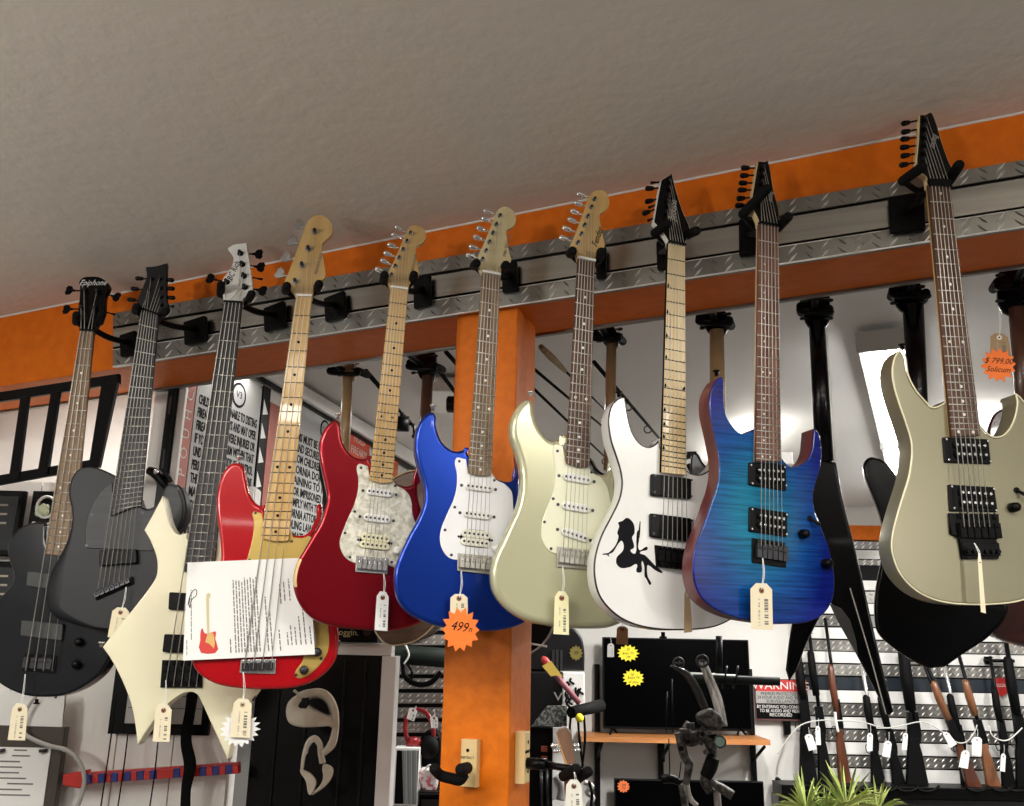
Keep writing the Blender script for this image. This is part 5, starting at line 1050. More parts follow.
# notice board, white sheet, grey cable, tool rail
f = sub(P, 28, 760, .06); t = f.empty('notice_board', 'dark brown framed notice board with a printed list at the photo edge', 'board')
pbox(f, -60, 726, 57, 850, .02, .03, mat('dark_brown', (.05, .04, .03), .5), 'frame', t, .004); pbox(f, -40, 747, 44, 850, .024, .003, WHITEP, 'paper', t, .0005)
for k, (xa, xb) in enumerate(((14, 27), (12, 30), (-6, 20), (-6, 22), (-6, 19), (-6, 26), (7, 33), (-6, 22), (-6, 30))): pbox(f, xa, 749.5 + k * 5.6, xb, 751 + k * 5.6, .0245, .001, mat('print_grey', (.16, .15, .14), .8), 'text_line', t, .0002)
for x in (1, 43): bm = bmesh.new(); tube(bm, [f.loc(x, 752, .03), f.loc(x, 749, .03)], .012, 8); obj('clip', bm, DARKMETAL, t)
f = sub(P, 30, 712, .06); t = f.empty('paper_sheet', 'white paper sheet pinned above the notice board', 'paper'); slabpoly(f, [(-40,690),(65,692),(62,727),(-40,724)], .03, .002, WHITEP, 'sheet', t, .0003, False)
bm = bmesh.new(); disc(bm, f.loc(56, 697, .031), .004, .003); obj('pin', bm, DARKMETAL, t)
f = sub(P, 60, 760, .12); t = f.empty('grey_cable', 'thick grey cable curving over the red end of the tool rail', 'cable'); ptube(f, [(20,730),(30,738),(50,746),(66,750),(78,760),(84,775),(83,790),(77,808)], .0065, mat('cable_grey', (.38, .37, .34), .5), 'sheath', t)
ptube(f, [(36,697),(30,704),(24,716),(20,730)], .005, mat('cable_grey', (.38, .37, .34), .5), 'upper_run', t)
f = sub(P, 150, 775, .03); t = f.empty('tool_rail', 'red and blue wall rail of small clips on the white planks', 'rail')
def rl(x): return 780.5 - (x - 62) * .067
slabpoly(f, [(62.5,775),(84,771),(84,786),(78,788.5),(62.5,785.5)], .055, .05, mat('rail_red', (.55, .03, .02), .4), 'end_block', t, .004, False)
bm = bmesh.new(); prism(bm, [f.loc(x, rl(x) + dy, .035) for x, dy in ((72, -6), (238, -6), (238, 3), (72, 5))], .03, .002, K=1, smooth=False); obj('backing', bm, mat('rail_red', (.55, .03, .02), .4), t)
x = 85; k = 0
while x < 236:
    w_ = 6.5 if not (153 < x < 160) else 17
    mm = mat('rail_blue', (.02, .035, .22), .4) if k % 2 == 0 else mat('rail_red', (.55, .03, .02), .4)
    if w_ > 10: mm = mat('rail_red', (.55, .03, .02), .4)
    slabpoly(f, [(x, rl(x) - 4), (x + w_ - .3, rl(x + w_) - 4), (x + w_ - .3, rl(x + w_) + 5), (x, rl(x) + 5)], .058 - .003 * (k % 2), .03, mm, 'clip', t, .002, False); x += w_; k += 1
# black framed panel and black strap between the wings of the ivory bass, thin cords
f = sub(P, 163, 690, .03); t = f.empty('framed_panel', 'black framed pale grid panel seen between the wings of the ivory bass', 'panel')
pbox(f, 112, 655, 212, 735, .012, .02, BLACK, 'frame', t, .004); pbox(f, 128, 662, 204, 724, .016, .003, mat('grid_pale', (.45, .45, .43), .6), 'pane', t, .001)
for k in range(4): pbox(f, 128, 672 + k * 12, 204, 672.6 + k * 12, .0165, .001, DARKMETAL, 'grid_line', t, .0002)
f = sub(P, 190, 740, .10); t = f.empty('black_strap', 'black strap hanging between the wings of the ivory bass', 'strap'); ptube(f, [(193,690,0),(190,712,.01),(186,740,0),(190,765,.008),(186,790,0),(185,830,0)], [.018,.016,.017,.019,.015,.016], mat('strap_black', (.004, .004, .0045), .8, spec=.1), 'webbing', t, flat=.35)
bm = bmesh.new(); tube(bm, [f.loc(196, 690), f.loc(190, 689)], .009, 8); obj('buckle', bm, DARKMETAL, t)
for k, (xa, ya, xb, lb) in enumerate(((117, 690, 100, 'thin black cord hanging on the white planks beside the notice board'), (128, 733, 117, 'thin black cord hanging below the black framed panel'), (158, 742, 149, 'thin black cord hanging under the manila tag of the ivory bass'))):
    f = sub(P, xa, 760, .09); o = ptube(f, [(xa, ya), ((xa + xb) / 2 + 1, (ya + 806) / 2), (xb, 812)], .0022, BLACK, 'wall_cable', None); top(o, f, lb, 'cord')
# ------------------------------------------------------------------ black doorway with the shark jaws, white jamb, header box
D = Frame(310, 720, 2.96, 0)
o = pbox(D, 239, 654, 374, 1100, 0, .06, mat('black_door', (.003, .003, .0035), .4, spec=.2), 'door_1'); D.place(o); struct(o)
for x in (262, 292, 330, 352):
    q = pbox(D, x, 660, x + 3, 1100, .006, .01, mat('black_door_rib', (.006, .007, .007), .4, spec=.2), 'door_rib', o)
o = pbox(D, 300, 643, 392, 655, .02, .08, mat('white_gloss_trim', (.85, .85, .83), .3), 'trim_5'); D.place(o); struct(o)
o = pbox(D, 370, 656, 385.5, 1100, .03, .10, mat('white_gloss_trim', (.85, .85, .83), .3), 'trim_6'); D.place(o); struct(o)
f = sub(D, 350, 642, .03); t = f.empty('speaker_box', 'black box with pale yellow lettering lying on the white door header', 'box')
pbox(f, 326, 622, 378, 642.5, .03, .10, BLACK, 'case', t, .004); ptext(f, 'hoggin.', 346.5, 632.5, .027, .031, mat('pale_gold', (.62, .55, .30), .5), 'lettering', t, 1.0)
bm = bmesh.new(); disc(bm, f.loc(367, 632, .03), .012, .003); obj('knob', bm, DARKMETAL, t)
BONE = noisy('bone', (.66, .61, .48), (.80, .76, .65), (25, 25, 25), .5)
TOOTH = mat('tooth_white', (.74, .72, .64), .35)
JF = Frame(310, 740, 2.83, 0)
def cj(x, y): return (270 + x / 5.922, 670 + y / 5.922)
def teeth(fr, pts, parent, out, h=.014):
    P = spline([fr.loc(*cj(*p), .012) for p in pts], 6)
    for i in range(1, len(P) - 1):
        t_ = (P[i + 1] - P[i - 1]).normalized(); n = Vector((-t_.z, 0, t_.x)) * out
        bm = bmesh.new(); a = [P[i] + t_ * .0032, P[i] - t_ * .0032]; v = [bm.verts.new(p) for p in (a[0] + Vector((0, -.002, 0)), a[1] + Vector((0, -.002, 0)), P[i] + Vector((0, .003, 0)), P[i] + n * h)]
        for q_ in ((0, 1, 3), (1, 2, 3), (2, 0, 3), (0, 2, 1)): bm.faces.new([v[k] for k in q_])
        obj('tooth', bm, TOOTH, parent)
f = sub(JF, *cj(250, 220)); t = f.empty('shark_jaw', 'larger bleached shark jaw with rows of teeth, hanging in the black doorway', 'jaw', 'shark jaws')
ptube(f, [(*cj(175,150), 0), (*cj(215,140), .01), (*cj(290,130), .02), (*cj(345,155), .02), (*cj(380,220), .015), (*cj(392,290), .01), (*cj(385,370), .005), (*cj(365,440), 0), (*cj(318,495), 0)], [.009,.012,.011,.010,.010,.009,.011,.013,.008], BONE, 'upper_jaw', t, 6, 10, .6)
ptube(f, [(*cj(175,160), 0), (*cj(135,210), .0), (*cj(150,270), .005), (*cj(210,285), .015), (*cj(290,300), .02), (*cj(350,308), .015), (*cj(385,330), .008)], [.010,.017,.026,.027,.018,.012,.009], BONE, 'lower_jaw', t, 6, 12, .5)
teeth(f, [(225,150),(290,140),(340,165),(370,220),(382,290)], t, -1); teeth(f, [(215,225),(260,255),(310,280),(360,295)], t, 1)
ptube(f, [(*cj(140,120), 0), (*cj(165,140), 0), (*cj(180,165), 0)], .004, BONE, 'cartilage_tip', t)
f = sub(JF, *cj(290, 600), -.02); t = f.empty('shark_jaw', 'smaller bleached shark jaw hanging under the larger one', 'jaw', 'shark jaws')
ptube(f, [(*cj(190,585), 0), (*cj(200,510), .005), (*cj(225,430), .01), (*cj(262,402), .012), (*cj(292,430), .012), (*cj(300,490), .008), (*cj(312,550), 0)], [.005,.006,.007,.008,.008,.009,.010], BONE, 'upper_jaw', t, 6, 10, .6)
slabpoly(f, [(cj(175,592)), (cj(215,600)), (cj(250,625)), (cj(272,660)), (cj(262,705)), (cj(238,742)), (cj(222,725)), (cj(210,660))], .012, .012, BONE, 'lower_jaw', t, .004)
slabpoly(f, [(cj(312,562)), (cj(350,565)), (cj(372,590)), (cj(362,640)), (cj(325,690)), (cj(250,742)), (cj(242,735)), (cj(290,690)), (cj(312,640))], .004, .012, BONE, 'lower_jaw', t, .004)
teeth(f, [(212,500),(232,440),(262,415),(285,440)], t, -1, .006)
# ------------------------------------------------------------------ back wall: tread-plate slatwall with long guns
FB = Frame(800, 640, BACKY - .005, 0)
SW = FB.empty('slatwall_display', 'wall display of alternating diamond plate and white strips behind the long guns', 'wall display')
SW.location = (0, 0, 0); SW.rotation_euler = (0, 0, 0)
xa = FB.world(FB.loc(798, 680)).x; xb = 4.6; ys = BACKY - .03
def zpx(y): return FB.world(FB.loc(900, y)).z
box_bm = bmesh.new(); box(box_bm, ((xa + xb) / 2, BACKY - .012, (zpx(541) + zpx(830)) / 2), (xb - xa, .02, zpx(541) - zpx(830))); obj('backing', box_bm, BLACK, SW)
TREADW = noisy('worn_tread', (.22, .21, .20), (.50, .49, .46), (3, 3, 3), .35, 0, 4, .35, .65, .8)
for y0, y1, k in ((542.5,550,'t'),(551,560,'s'),(561,566,'t'),(581.5,591,'w'),(592.5,603.5,'t'),(604.5,615,'w'),(616.5,627.5,'t'),(629,640,'w'),(641.5,652,'t'),(653,664,'w'),(665.5,676.5,'t'),(678,690.5,'n'),(691.5,703.5,'w'),(704.5,716.5,'t'),(718,729,'w'),(730.5,741.5,'t'),(743,755,'w'),(756.5,767.5,'t'),(769,785,'w'),(787,800,'t')):
    z0, z1 = zpx(y0), zpx(y1)
    q = [Vector((xa, ys, z0)), Vector((xb, ys, z0)), Vector((xb, ys, z1)), Vector((xa, ys, z1))]
    bm = bmesh.new(); prism(bm, q, .008, .001, K=1, smooth=False)
    if k == 't': lozenges(bm, q, 95, 2, 0, 1, .020, .0055, .004)
    obj('tread_strip' if k == 't' else 'flat_strip', bm, {'t': [TREADW, TREADGLINT], 's': [ALU], 'w': [mat('white_strip', (.80, .80, .78), .45)], 'n': [NAVY]}[k], SW)
def long_gun(label, mz, bt, fore=None, barrel=GUNMETAL, forem=SATIN, stock=SATIN, recv=GUNMETAL, w=1.0, d=.10, group='long guns racked against the tread plate wall', r=.012, tap=1.0):
    f = sub(FB, *bt, d); t = f.empty('long_gun', label, 'gun', group)
    a = f.loc(*mz); b = f.loc(*bt); ax = (b - a).normalized(); n = Vector((-ax.z, 0, ax.x)); n = n if n.x > 0 else -n
    L = (b - a).length; at = lambda s, o=0: a + ax * (L * s) + n * o
    bm = bmesh.new(); tube(bm, [at(0), at(.56)], r * w, 10); tube(bm, [at(.05, -.02 * w), at(.46, -.02 * w)], r * .8 * w, 8) if fore and fore[2:] else None; obj('barrel', bm, barrel, t)
    f0, f1 = (fore or (.28, .50))[:2]
    bm = bmesh.new(); tube(bm, [at(f0, -.008), at(f0 + .02, -.008), at((f0 + f1) / 2, -.010), at(f1, -.006)], [.012 * w, .023 * w, .026 * w, .022 * w], 12); obj('forend', bm, forem, t)
    bm = bmesh.new(); pts = [at(.49, -.026 * w), at(.49, .022 * w), at(.64, .026 * w), at(.70, .016 * w), at(.68, -.030 * w)]; prism(bm, [p + Vector((0, -.016, 0)) for p in pts], .032, .005, K=2); obj('receiver', bm, recv, t)
    bm = bmesh.new(); pts = [at(.66, .018 * w), at(.71, .012 * w), at(.76, .018 * w), at(1.0, .030 * w), at(1.005, -.062 * w), at(.99, -.068 * w), at(.80, -.046 * w), at(.73, -.040 * w), at(.69, -.030 * w), at(.66, -.026 * w)]
    prism(bm, [p + Vector((0, -.018, 0)) for p in pts], .036, .009, K=3); obj('stock', bm, stock, t)
    bm = bmesh.new(); c = at(.675, -.045 * w); tube(bm, [c + ax * (.032 * math.cos(q)) + n * (.018 * math.sin(q)) for q in [2 * math.pi * k / 14 for k in range(15)]], .003, 6, cap=False); obj('trigger_guard', bm, GUNMETAL, t)
    bm = bmesh.new(); tube(bm, [at(.01, .012), at(.01, .026)], .003, 6); obj('front_sight', bm, GUNMETAL, t)
    return f, t
long_gun('black pump long gun with ribbed forend, nearest the warning sign', (795,610), (812,785), (.30,.52), w=1.25)
long_gun('slim black long gun standing second from the warning sign', (809,632), (829,787), (.12,.42), w=1.05)
long_gun('long gun with brown wood forend and red brown stock beside the palm', (825,618), (848,788), (.28,.60), forem=STOCK, stock=STOCK, w=.95)
long_gun('long gun with bright silver barrel and black stock', (862,664), (882,790), (.25,.52), barrel=CHROME, w=1.05)
long_gun('black long gun hanging behind the tip of the V shaped guitar', (876,672), (903,791), (.2,.5), w=1.0, d=.08)
long_gun('thick black long gun with wide fore grip under the rounded black guitar', (903,640), (922,790), (.05,.48), w=1.6, d=.12)
long_gun('long gun with double barrel and glossy walnut stock slanting to the right', (921,650), (979,792), (.22,.50,1), forem=STOCK2, stock=STOCK, w=1.05, d=.155)
long_gun('long gun with silver barrel tip and dark stock beside the walnut one', (944,664), (972,790), (.24,.55), barrel=CHROME, w=1.0, d=.08)
long_gun('long gun with light walnut forend and stock near the photo edge', (958,652), (998,792), (.20,.46), forem=STOCK2, stock=STOCK2, w=1.05, d=.12)
long_gun('thin black long gun between the light walnut one and the photo edge', (990,656), (1012,790), (.25,.5), w=.95)
long_gun('thick black long gun standing last at the photo edge', (1006,642), (1030,792), (.1,.5), w=1.35, d=.12)
for q, lb, d_ in (([(804,735),(812,733.5),(817,749),(809,751)], 'white tag on the gun nearest the warning sign', .22), ([(815.5,726),(820,726),(821,745),(816,745)], 'tan tag on the slim black second gun', .20), ([(867,733),(873,733),(872.5,751),(867,751)], 'white tag on the silver barrelled gun', .22), ([(885,740),(892,742),(890,758),(882,756)], 'white tag hanging behind the tip of the V shaped guitar', .22), ([(903,733),(908,733),(907,750),(902,750)], 'white tag on the thick black gun under the rounded guitar', .24), ([(942,732),(948,732),(957,744),(950,748)], 'white tag slanting off the glossy walnut gun', .23), ([(962,750),(970,751),(968,769),(958.5,767)], 'white tag low between the two walnut guns', .24), ([(972,737),(982,737),(981.5,756),(972,755)], 'square white tag on the light walnut gun', .25), ([(1001,753),(1006,754),(1005,772),(1000,771)], 'narrow white tag on the thin black gun', .22)):
    price_tag(FB, q, d_, lb, (sum(p[0] for p in q[:2]) / 2 + .5, q[0][1] - 8), m=WHITEP, marks=False, group='white tags on the long guns')
f = sub(FB, 860, 722, .19); t = f.empty('security_cable', 'white security cord looping through the long guns', 'cord')
o = ptube(f, [(778,754),(788,738),(801,725),(818,720.5),(836,720.5),(852,721),(868,723.5),(884,728),(900,726),(918,722),(930,724),(944,733),(956,742),(966,742),(974,733),(977,725)], .0042, mat('cord_white', (.6, .6, .58), .5), 'cord', t)
ptube(f, [(989,726),(992,735),(1000,740),(1008,740),(1016,734),(1022,728)], .0042, WHITEPL, 'loop', t); ptube(f, [(835,712),(836,722),(838,732)], .010, WHITEPL, 'knot', t)
f = sub(FB, 900, 792, 0); t = f.empty('gun_rack', 'black rack ledge the long gun butts rest on', 'rack')
pbox(f, 782, 788, 1120, 800, .26, .22, BLACK, 'ledge', t, .004); pbox(f, 782, 800, 1120, 915, .22, .18, mat('rack_front', (.012, .012, .013), .3), 'front_panel', t, .004)
for x in (805, 829, 850, 884, 905, 925, 975, 1000, 1016): ptube(f, [(x - 9, 787, .26), (x - 2, 791, .28), (x + 8, 790.5, .28), (x + 14, 786, .26)], .008, BLACK, 'butt_cup', t, 4)
for x0, x1, y in ((899, 929, 660), (984, 1014, 660.5)):
    f = sub(FB, x0, y, .03); t = f.empty('slat_hook', 'black peg bar on the tread plate wall %s' % ('left of the light walnut forend' if x0 < 950 else 'above the thin black gun'), 'hook'); ptube(f, [(x0, y, .05), (x1, y + .5, .05)], .012, BLACK, 'bar', t, 1); pbox(f, x0 + 2, y - 4, x0 + 6, y + 4, .045, .03, BLACK, 'bracket', t)
f = sub(FB, 1002, 685, .05); t = f.empty('shield_sign', 'small red shield sign with white lettering on the navy band', 'sign'); slabpoly(f, [(994,678,'c'),(1010,678,'c'),(1010,690),(1002,697,'c'),(994,690)], 0, .004, REDP, 'plate', t, .001); ptext(f, 'BULLDOG', 1002, 685.5, .032, .001, WHITEP, 'lettering', t, .7)
# ------------------------------------------------------------------ warning sign, televisions, shelf
f = sub(FB, 782, 700, .045); t = f.empty('warning_sign', 'warning sign with red header and white and black text rows on the white wall', 'sign')
pbox(f, 754.5, 679, 808, 721, .006, .005, mat('sign_frame', (.08, .03, .03), .5), 'plate', t, .001); pbox(f, 756, 680, 806.5, 691.5, .007, .002, REDP, 'red_header', t, .0005); pbox(f, 756, 691.5, 806.5, 703.5, .007, .002, GREYW, 'white_panel', t, .0005); pbox(f, 756.5, 704, 806, 719, .0072, .002, BLACK, 'black_panel', t, .0005)
ptext(f, 'WARNING', 781, 686, .072, .0075, WHITEP, 'lettering', t, 1.15)
for s, y, m_ in (('PREMISES PROTECTED BY', 694, INK), ('24 HOUR AUDIO AND VIDEO', 697.8, INK), ('SURVEILLANCE', 701.6, INK), ('BY ENTERING YOU CONSENT', 707, WHITEP), ('TO BE AUDIO AND VIDEO', 711, WHITEP), ('RECORDED', 715, WHITEP)): ptext(f, s, 781, y, .030, .0078, m_, 'lettering', t, .82 if len(s) > 14 else 1.0)
def tv(label, x0, y0, x1, y1, d, legs):
    f = sub(FB, (x0 + x1) / 2, y1, d); t = f.empty('television', label, 'television')
    pbox(f, x0, y0, x1, y1, 0, .05, mat('tv_bezel', (.003, .003, .0034), .4, spec=.15), 'housing', t, .004); pbox(f, x0 + 1.3, y0 + 1.3, x1 - 1.3, y1 - 2.5, .002, .004, mat('tv_screen', (.0008, .0008, .001), .25, 0, 0, 0, .04), 'screen', t, .0005)
    if legs:
        for x, s in ((x0 + 9, -1), (x1 - 11, 1)):
            for k in (-1, 1): ptube(f, [(x, y1 - 3, -.02), (x + s * 6 * k * (1 if s * k > 0 else .3), y1 + 4.2, -.02 + .09 * k)], .008, BLACK, 'leg', t, 1)
    return f
ft = tv('large black television on the wooden wall shelf with two yellow starbursts', 603, 638.5, 750.5, 730, .16, True)
tvs = sub(FB, 690, 870, .16); tt = tvs.empty('television_stand', 'low black stand under the second television, below the photo', 'stand'); bm = bmesh.new(); rbox(bm, (0, .0, -.04), (1.1, .30, .03), .004); obj('table_top', bm, BLACK, tt)
for sx in (-.5, .5): bm = bmesh.new(); rbox(bm, (sx, 0, -(tvs.O.z + .055) / 2 + .0), (.04, .28, tvs.O.z - .058), .003); obj('leg', bm, BLACK, tt)
tv('second black television on the floor stand under the wooden shelf', 615, 780.5, 765.5, 866, .16, True)
starburst(ft, 628, 653.3, 11.2, 8.6, .004, 'upper yellow starburst card on the large television', YELLOWP, [('50', 0, .45, .4), ('Smart TV', 0, .0, .42), ('299', 0, -.45, .4)], 14, group='yellow starbursts')
starburst(ft, 633.3, 678, 11.2, 9, .004, 'lower yellow starburst card on the large television', YELLOWP, [('50', -.1, .35, .4), ('Smart TV', 0, .02, .42), ('w/ stand', 0, -.45, .38)], 14, group='yellow starbursts')
price_tag(ft, [(607.5,643.5),(614,643.5),(614,657),(607.3,657)], .004, 'small white tag at the upper corner of the large television', (610.5,638), m=mat('dull_white', (.5, .5, .49), .8), eye=(.1,.1,.1))
starburst(FB, 623.5, 786.5, 6.8, 6.6, .166, 'small orange starburst card on the second television', mat('orange_red_card', (.85, .2, .06), .6), [('249', 0, .2, .5), ('TV', 0, -.3, .5)], 12, group='orange starbursts far')
f = sub(FB, 675, 738, .0); t = f.empty('wall_shelf', 'wooden wall shelf with black uprights carrying the large television', 'shelf')
bm = bmesh.new(); p0_, p1_ = f.loc(581, 734, .36), f.loc(770, 740.5, .36); z_ = (f.loc(675, 737.2, .36)).z
box(bm, ((p0_.x + p1_.x) / 2, -.185, z_ - .022), (p1_.x - p0_.x, .36, .032)); obj('board', bm, WOODS, t)
for x, y0, y1 in ((597.5, 664, 830), (752.5, 669, 790), (661.5, 742, 830)):
    pbox(f, x - 2.6, y0, x + 2.6, y1, .045, .035, BLKM, 'upright', t, .003)
    bm = bmesh.new(); xx = f.loc(x, 738, .05).x; prism(bm, [Vector((xx - .02, -.05, z_ - .046)), Vector((xx + .02, -.05, z_ - .046)), Vector((xx + .02, -.05, z_ - .19)), Vector((xx - .02, -.05, z_ - .19))], .004, .0005, K=1)
    bm2 = bm; tube(bm2, [(xx, -.34, z_ - .05), (xx, -.06, z_ - .16)], .011, 6); obj('bracket', bm2, BLKM, t)
# outlet and cord on the wall by the palm
f = sub(FB, 778, 760, .02); t = f.empty('hanging_cable', 'thin grey cord and black plug hanging on the white wall near the palm', 'cord')
ptube(f, [(786,735),(783,748),(778,765),(777,775)], .005, mat('cable_grey', (.38, .37, .34), .5), 'cord', t); ptube(f, [(776,778),(781,784),(783,806)], [.012,.016,.008], BLACK, 'plug', t); pbox(f, 784, 720, 791, 735, .03, .03, BLACK, 'box', t)
# ------------------------------------------------------------------ compound bow on its padded bar
BF = Frame(700, 735, 3.7, R(-12))
def bj(x, y): return (640 + x / 4.857, 640 + y / 4.857)
CAMO = noisy('camo', (.005, .005, .004), (.10, .095, .08), (55, 55, 55), .5, 0, 3, .42, .6)
t = BF.empty('compound_bow', 'camouflage compound bow with silver edged limbs hanging before the televisions', 'bow')
SIL = noisy('limb_silver', (.16, .16, .15), (.52, .51, .48), (60, 60, 9), .3, .3, 4, .35, .6, .3)
for off_ in (0, 20): ptube(BF, [(*bj(150 + off_ * .6, 125 + off_ * .2), .03), (*bj(215 + off_, 165), .02), (*bj(265 + off_, 240), .01), (*bj(305 + off_, 335), 0)], [.005, .009, .009, .008], mat('limb_dark', (.05, .05, .05), .2, .5), 'limb', t, 6, 8, .5)
for off_, w_ in ((0, .013), (22, .010)): ptube(BF, [(*bj(290 + off_, 100), -.02), (*bj(330 + off_, 200), -.02), (*bj(365 + off_, 290), -.015), (*bj(398 + off_ * .6, 420), 0)], [.006, .010, w_, .012], SIL, 'limb', t, 6, 8, .45)
for c, r in (((188, 112), .020), ((303, 102), .022)):
    bm = bmesh.new(); cc = BF.loc(*bj(*c)); tube(bm, [cc + Vector((r * math.cos(a), 0, r * math.sin(a))) for a in [2 * math.pi * k / 18 for k in range(19)]], .005, 6, cap=False); tube(bm, [cc + Vector((-r, 0, 0)), cc + Vector((r, 0, 0))], .004, 6); tube(bm, [cc + Vector((0, .012, 0)), cc + Vector((0, -.012, 0))], .007, 8); obj('cam_wheel', bm, DARKMETAL, t)
slabpoly(BF, [bj(*p) for p in ((270,370),(300,345),(340,335),(380,355),(405,390),(400,425),(370,440),(330,425),(290,410))], .03, .05, CAMO, 'limb_pocket', t, .012)
ptube(BF, [(*bj(240,400), .0), (*bj(225,440), .0), (*bj(240,490), .0), (*bj(290,470), .01), (*bj(330,480), .01), (*bj(350,530), 0), (*bj(345,575), 0), (*bj(325,640), 0), (*bj(320,690), 0), (*bj(345,740), 0)], [.014,.019,.022,.026,.026,.022,.017,.020,.021,.016], CAMO, 'riser', t, 6, 10)
ptube(BF, [(*bj(355,570), .01), (*bj(340,620), .01), (*bj(318,665), .01)], [.026, .028, .024], SATIN, 'grip', t, 5, 10)
ptube(BF, [(*bj(190,450), .02), (*bj(200,500), .02), (*bj(215,560), .02), (*bj(238,600), .02), (*bj(232,650), .02), (*bj(222,700), .02)], [.019,.018,.018,.017,.015,.013], CAMO, 'arm', t, 5, 10)
ptube(BF, [(*bj(222,690), .02), (*bj(232,740), .02), (*bj(250,780), .02), (*bj(280,806), .02)], [.014,.011,.010,.008], SIL, 'limb', t, 5, 8, .5); ptube(BF, [(*bj(205,700), .0), (*bj(215,770), .0), (*bj(222,830), .0)], [.016,.014,.012], CAMO, 'limb', t, 5, 8)
ptube(BF, [(*bj(372,725), .0), (*bj(376,780), .0), (*bj(380,830), .0)], [.014,.014,.014], SIL, 'limb', t, 3, 8, .5); ptube(BF, [(*bj(345,690), .02), (*bj(395,720), .02), (*bj(450,755), .02)], [.012,.018,.018], CAMO, 'stabilizer', t, 4, 10)
for a, b in (((155,190),(160,450)),((132,250),(126,450)),((140,480),(145,660)),((200,590),(190,680))): ptube(BF, [(*bj(*a), .0), (*bj(*b), .0)], .0025, BLACK, 'bowstring', t, 1)
ptube(BF, [(*bj(105,680), .0), (*bj(145,672), .0), (*bj(200,692), .0)], [.016,.018,.012], BLACK, 'roller_arm', t, 3)
bm = bmesh.new(); cc = BF.loc(*bj(388, 492), .03); tube(bm, [cc, cc + Vector((0, -.02, 0))], .024, 16); obj('sight_housing', bm, CAMO, t)
bm = bmesh.new(); disc(bm, cc + Vector((0, -.0205, 0)), .018, .002, 0, 16); obj('sight_lens', bm, mat('green_lens', (.22, .36, .30), .15, 0, .5), t)
rnd = random.Random(3)
for k in range(16):
    x, y = rnd.uniform(190, 370), rnd.uniform(410, 560); bm = bmesh.new(); c = BF.loc(*bj(x, y), .035); rbox(bm, c, (rnd.uniform(.012, .035), .02, rnd.uniform(.01, .03)), .003) if k % 2 else disc(bm, c, rnd.uniform(.006, .012), .02, 0, 10); obj('fitting', bm, [BLACK, DARKMETAL, CAMO][k % 3], t)
f = sub(BF, 735, 680, -.05); t = f.empty('display_bar', 'dark green padded bar on a black rod with two straps behind the bow', 'bar')
ptube(f, [(693,678.5,0),(780,681.5,0)], .0165, mat('dark_green_foam', (.010, .015, .012), .6, spec=.15), 'foam_bar', t, 1, 14); bm = bmesh.new(); tube(bm, [f.loc(690, 674, -.01), f.loc(737, 676.5, -.01)], .007, 8); obj('white_rod', bm, WHITEPL, t)
ptube(f, [(719,636,-.03),(719.5,676,-.03)], .014, BLACK, 'rod', t, 1, 10)
for x in (725, 736): bm = bmesh.new(); c = f.loc(x, 680, 0); tube(bm, [c + Vector((.010 * math.sin(a), .035 * math.cos(a), .040 * math.sin(a) + .012)) for a in [2 * math.pi * k / 16 for k in range(17)]], .004, 6, cap=False); obj('strap', bm, BLACK, t)
# ------------------------------------------------------------------ palm in front of the gun rack
PFm = Frame(845, 806, 4.9, 0)
t = PFm.empty('potted_palm', 'bright green fan palm rising in front of the long gun rack', 'plant')
LEAF = noisy('palm_leaf', (.22, .30, .07), (.46, .52, .17), (9, 9, 9), .45)
rnd = random.Random(11)
for cx, cy, n, L_ in ((806, 806, 24, .20), (846, 803, 30, .235), (878, 806, 18, .17), (826, 812, 16, .17), (862, 812, 16, .17)):
    c = PFm.loc(cx, cy + 5, rnd.uniform(-.06, .08)); bm = bmesh.new()
    for k in range(n):
        a = R(lerp(172, 8, k / (n - 1)) + rnd.uniform(-5, 5)); l = L_ * rnd.uniform(.85, 1.1); dv = Vector((math.cos(a), rnd.uniform(-.55, .35), math.sin(a))); s = dv.cross(Vector((0, 1, .3))).normalized()
        P_ = [c + dv * (l * q) - Vector((0, 0, .07 * l / .2 * (q ** 2.4) * abs(math.cos(a)))) for q in (0, .25, .5, .75, 1)]; ws_ = (.002, .0058, .0062, .0045, .0005)
        vs = [(bm.verts.new(p - s * w_), bm.verts.new(p + Vector((0, .002, .004)) * (w_ > .004)), bm.verts.new(p + s * w_)) for p, w_ in zip(P_, ws_)]
        for i in range(4):
            for j in range(2): bm.faces.new((vs[i][j], vs[i + 1][j], vs[i + 1][j + 1], vs[i][j + 1])).smooth = True
    fr_ = obj('frond', bm, LEAF, t)
    bm = bmesh.new(); tube(bm, [c, c * .5 + Vector((0, .02, -.18)), Vector((0.0, .03, -.46))], .006, 6); obj('stem', bm, noisy('palm_stem', (.2, .12, .03), (.32, .2, .06), (9, 9, 9), .6), t)
bm = bmesh.new(); tube(bm, [(0, .03, -PFm.O.z + .002), (0, .03, -PFm.O.z + .05), (0, .03, -.62), (0, .03, -.44)], [.11, .12, .16, .17], 18); obj('pot', bm, mat('terracotta', (.35, .13, .06), .7), t)
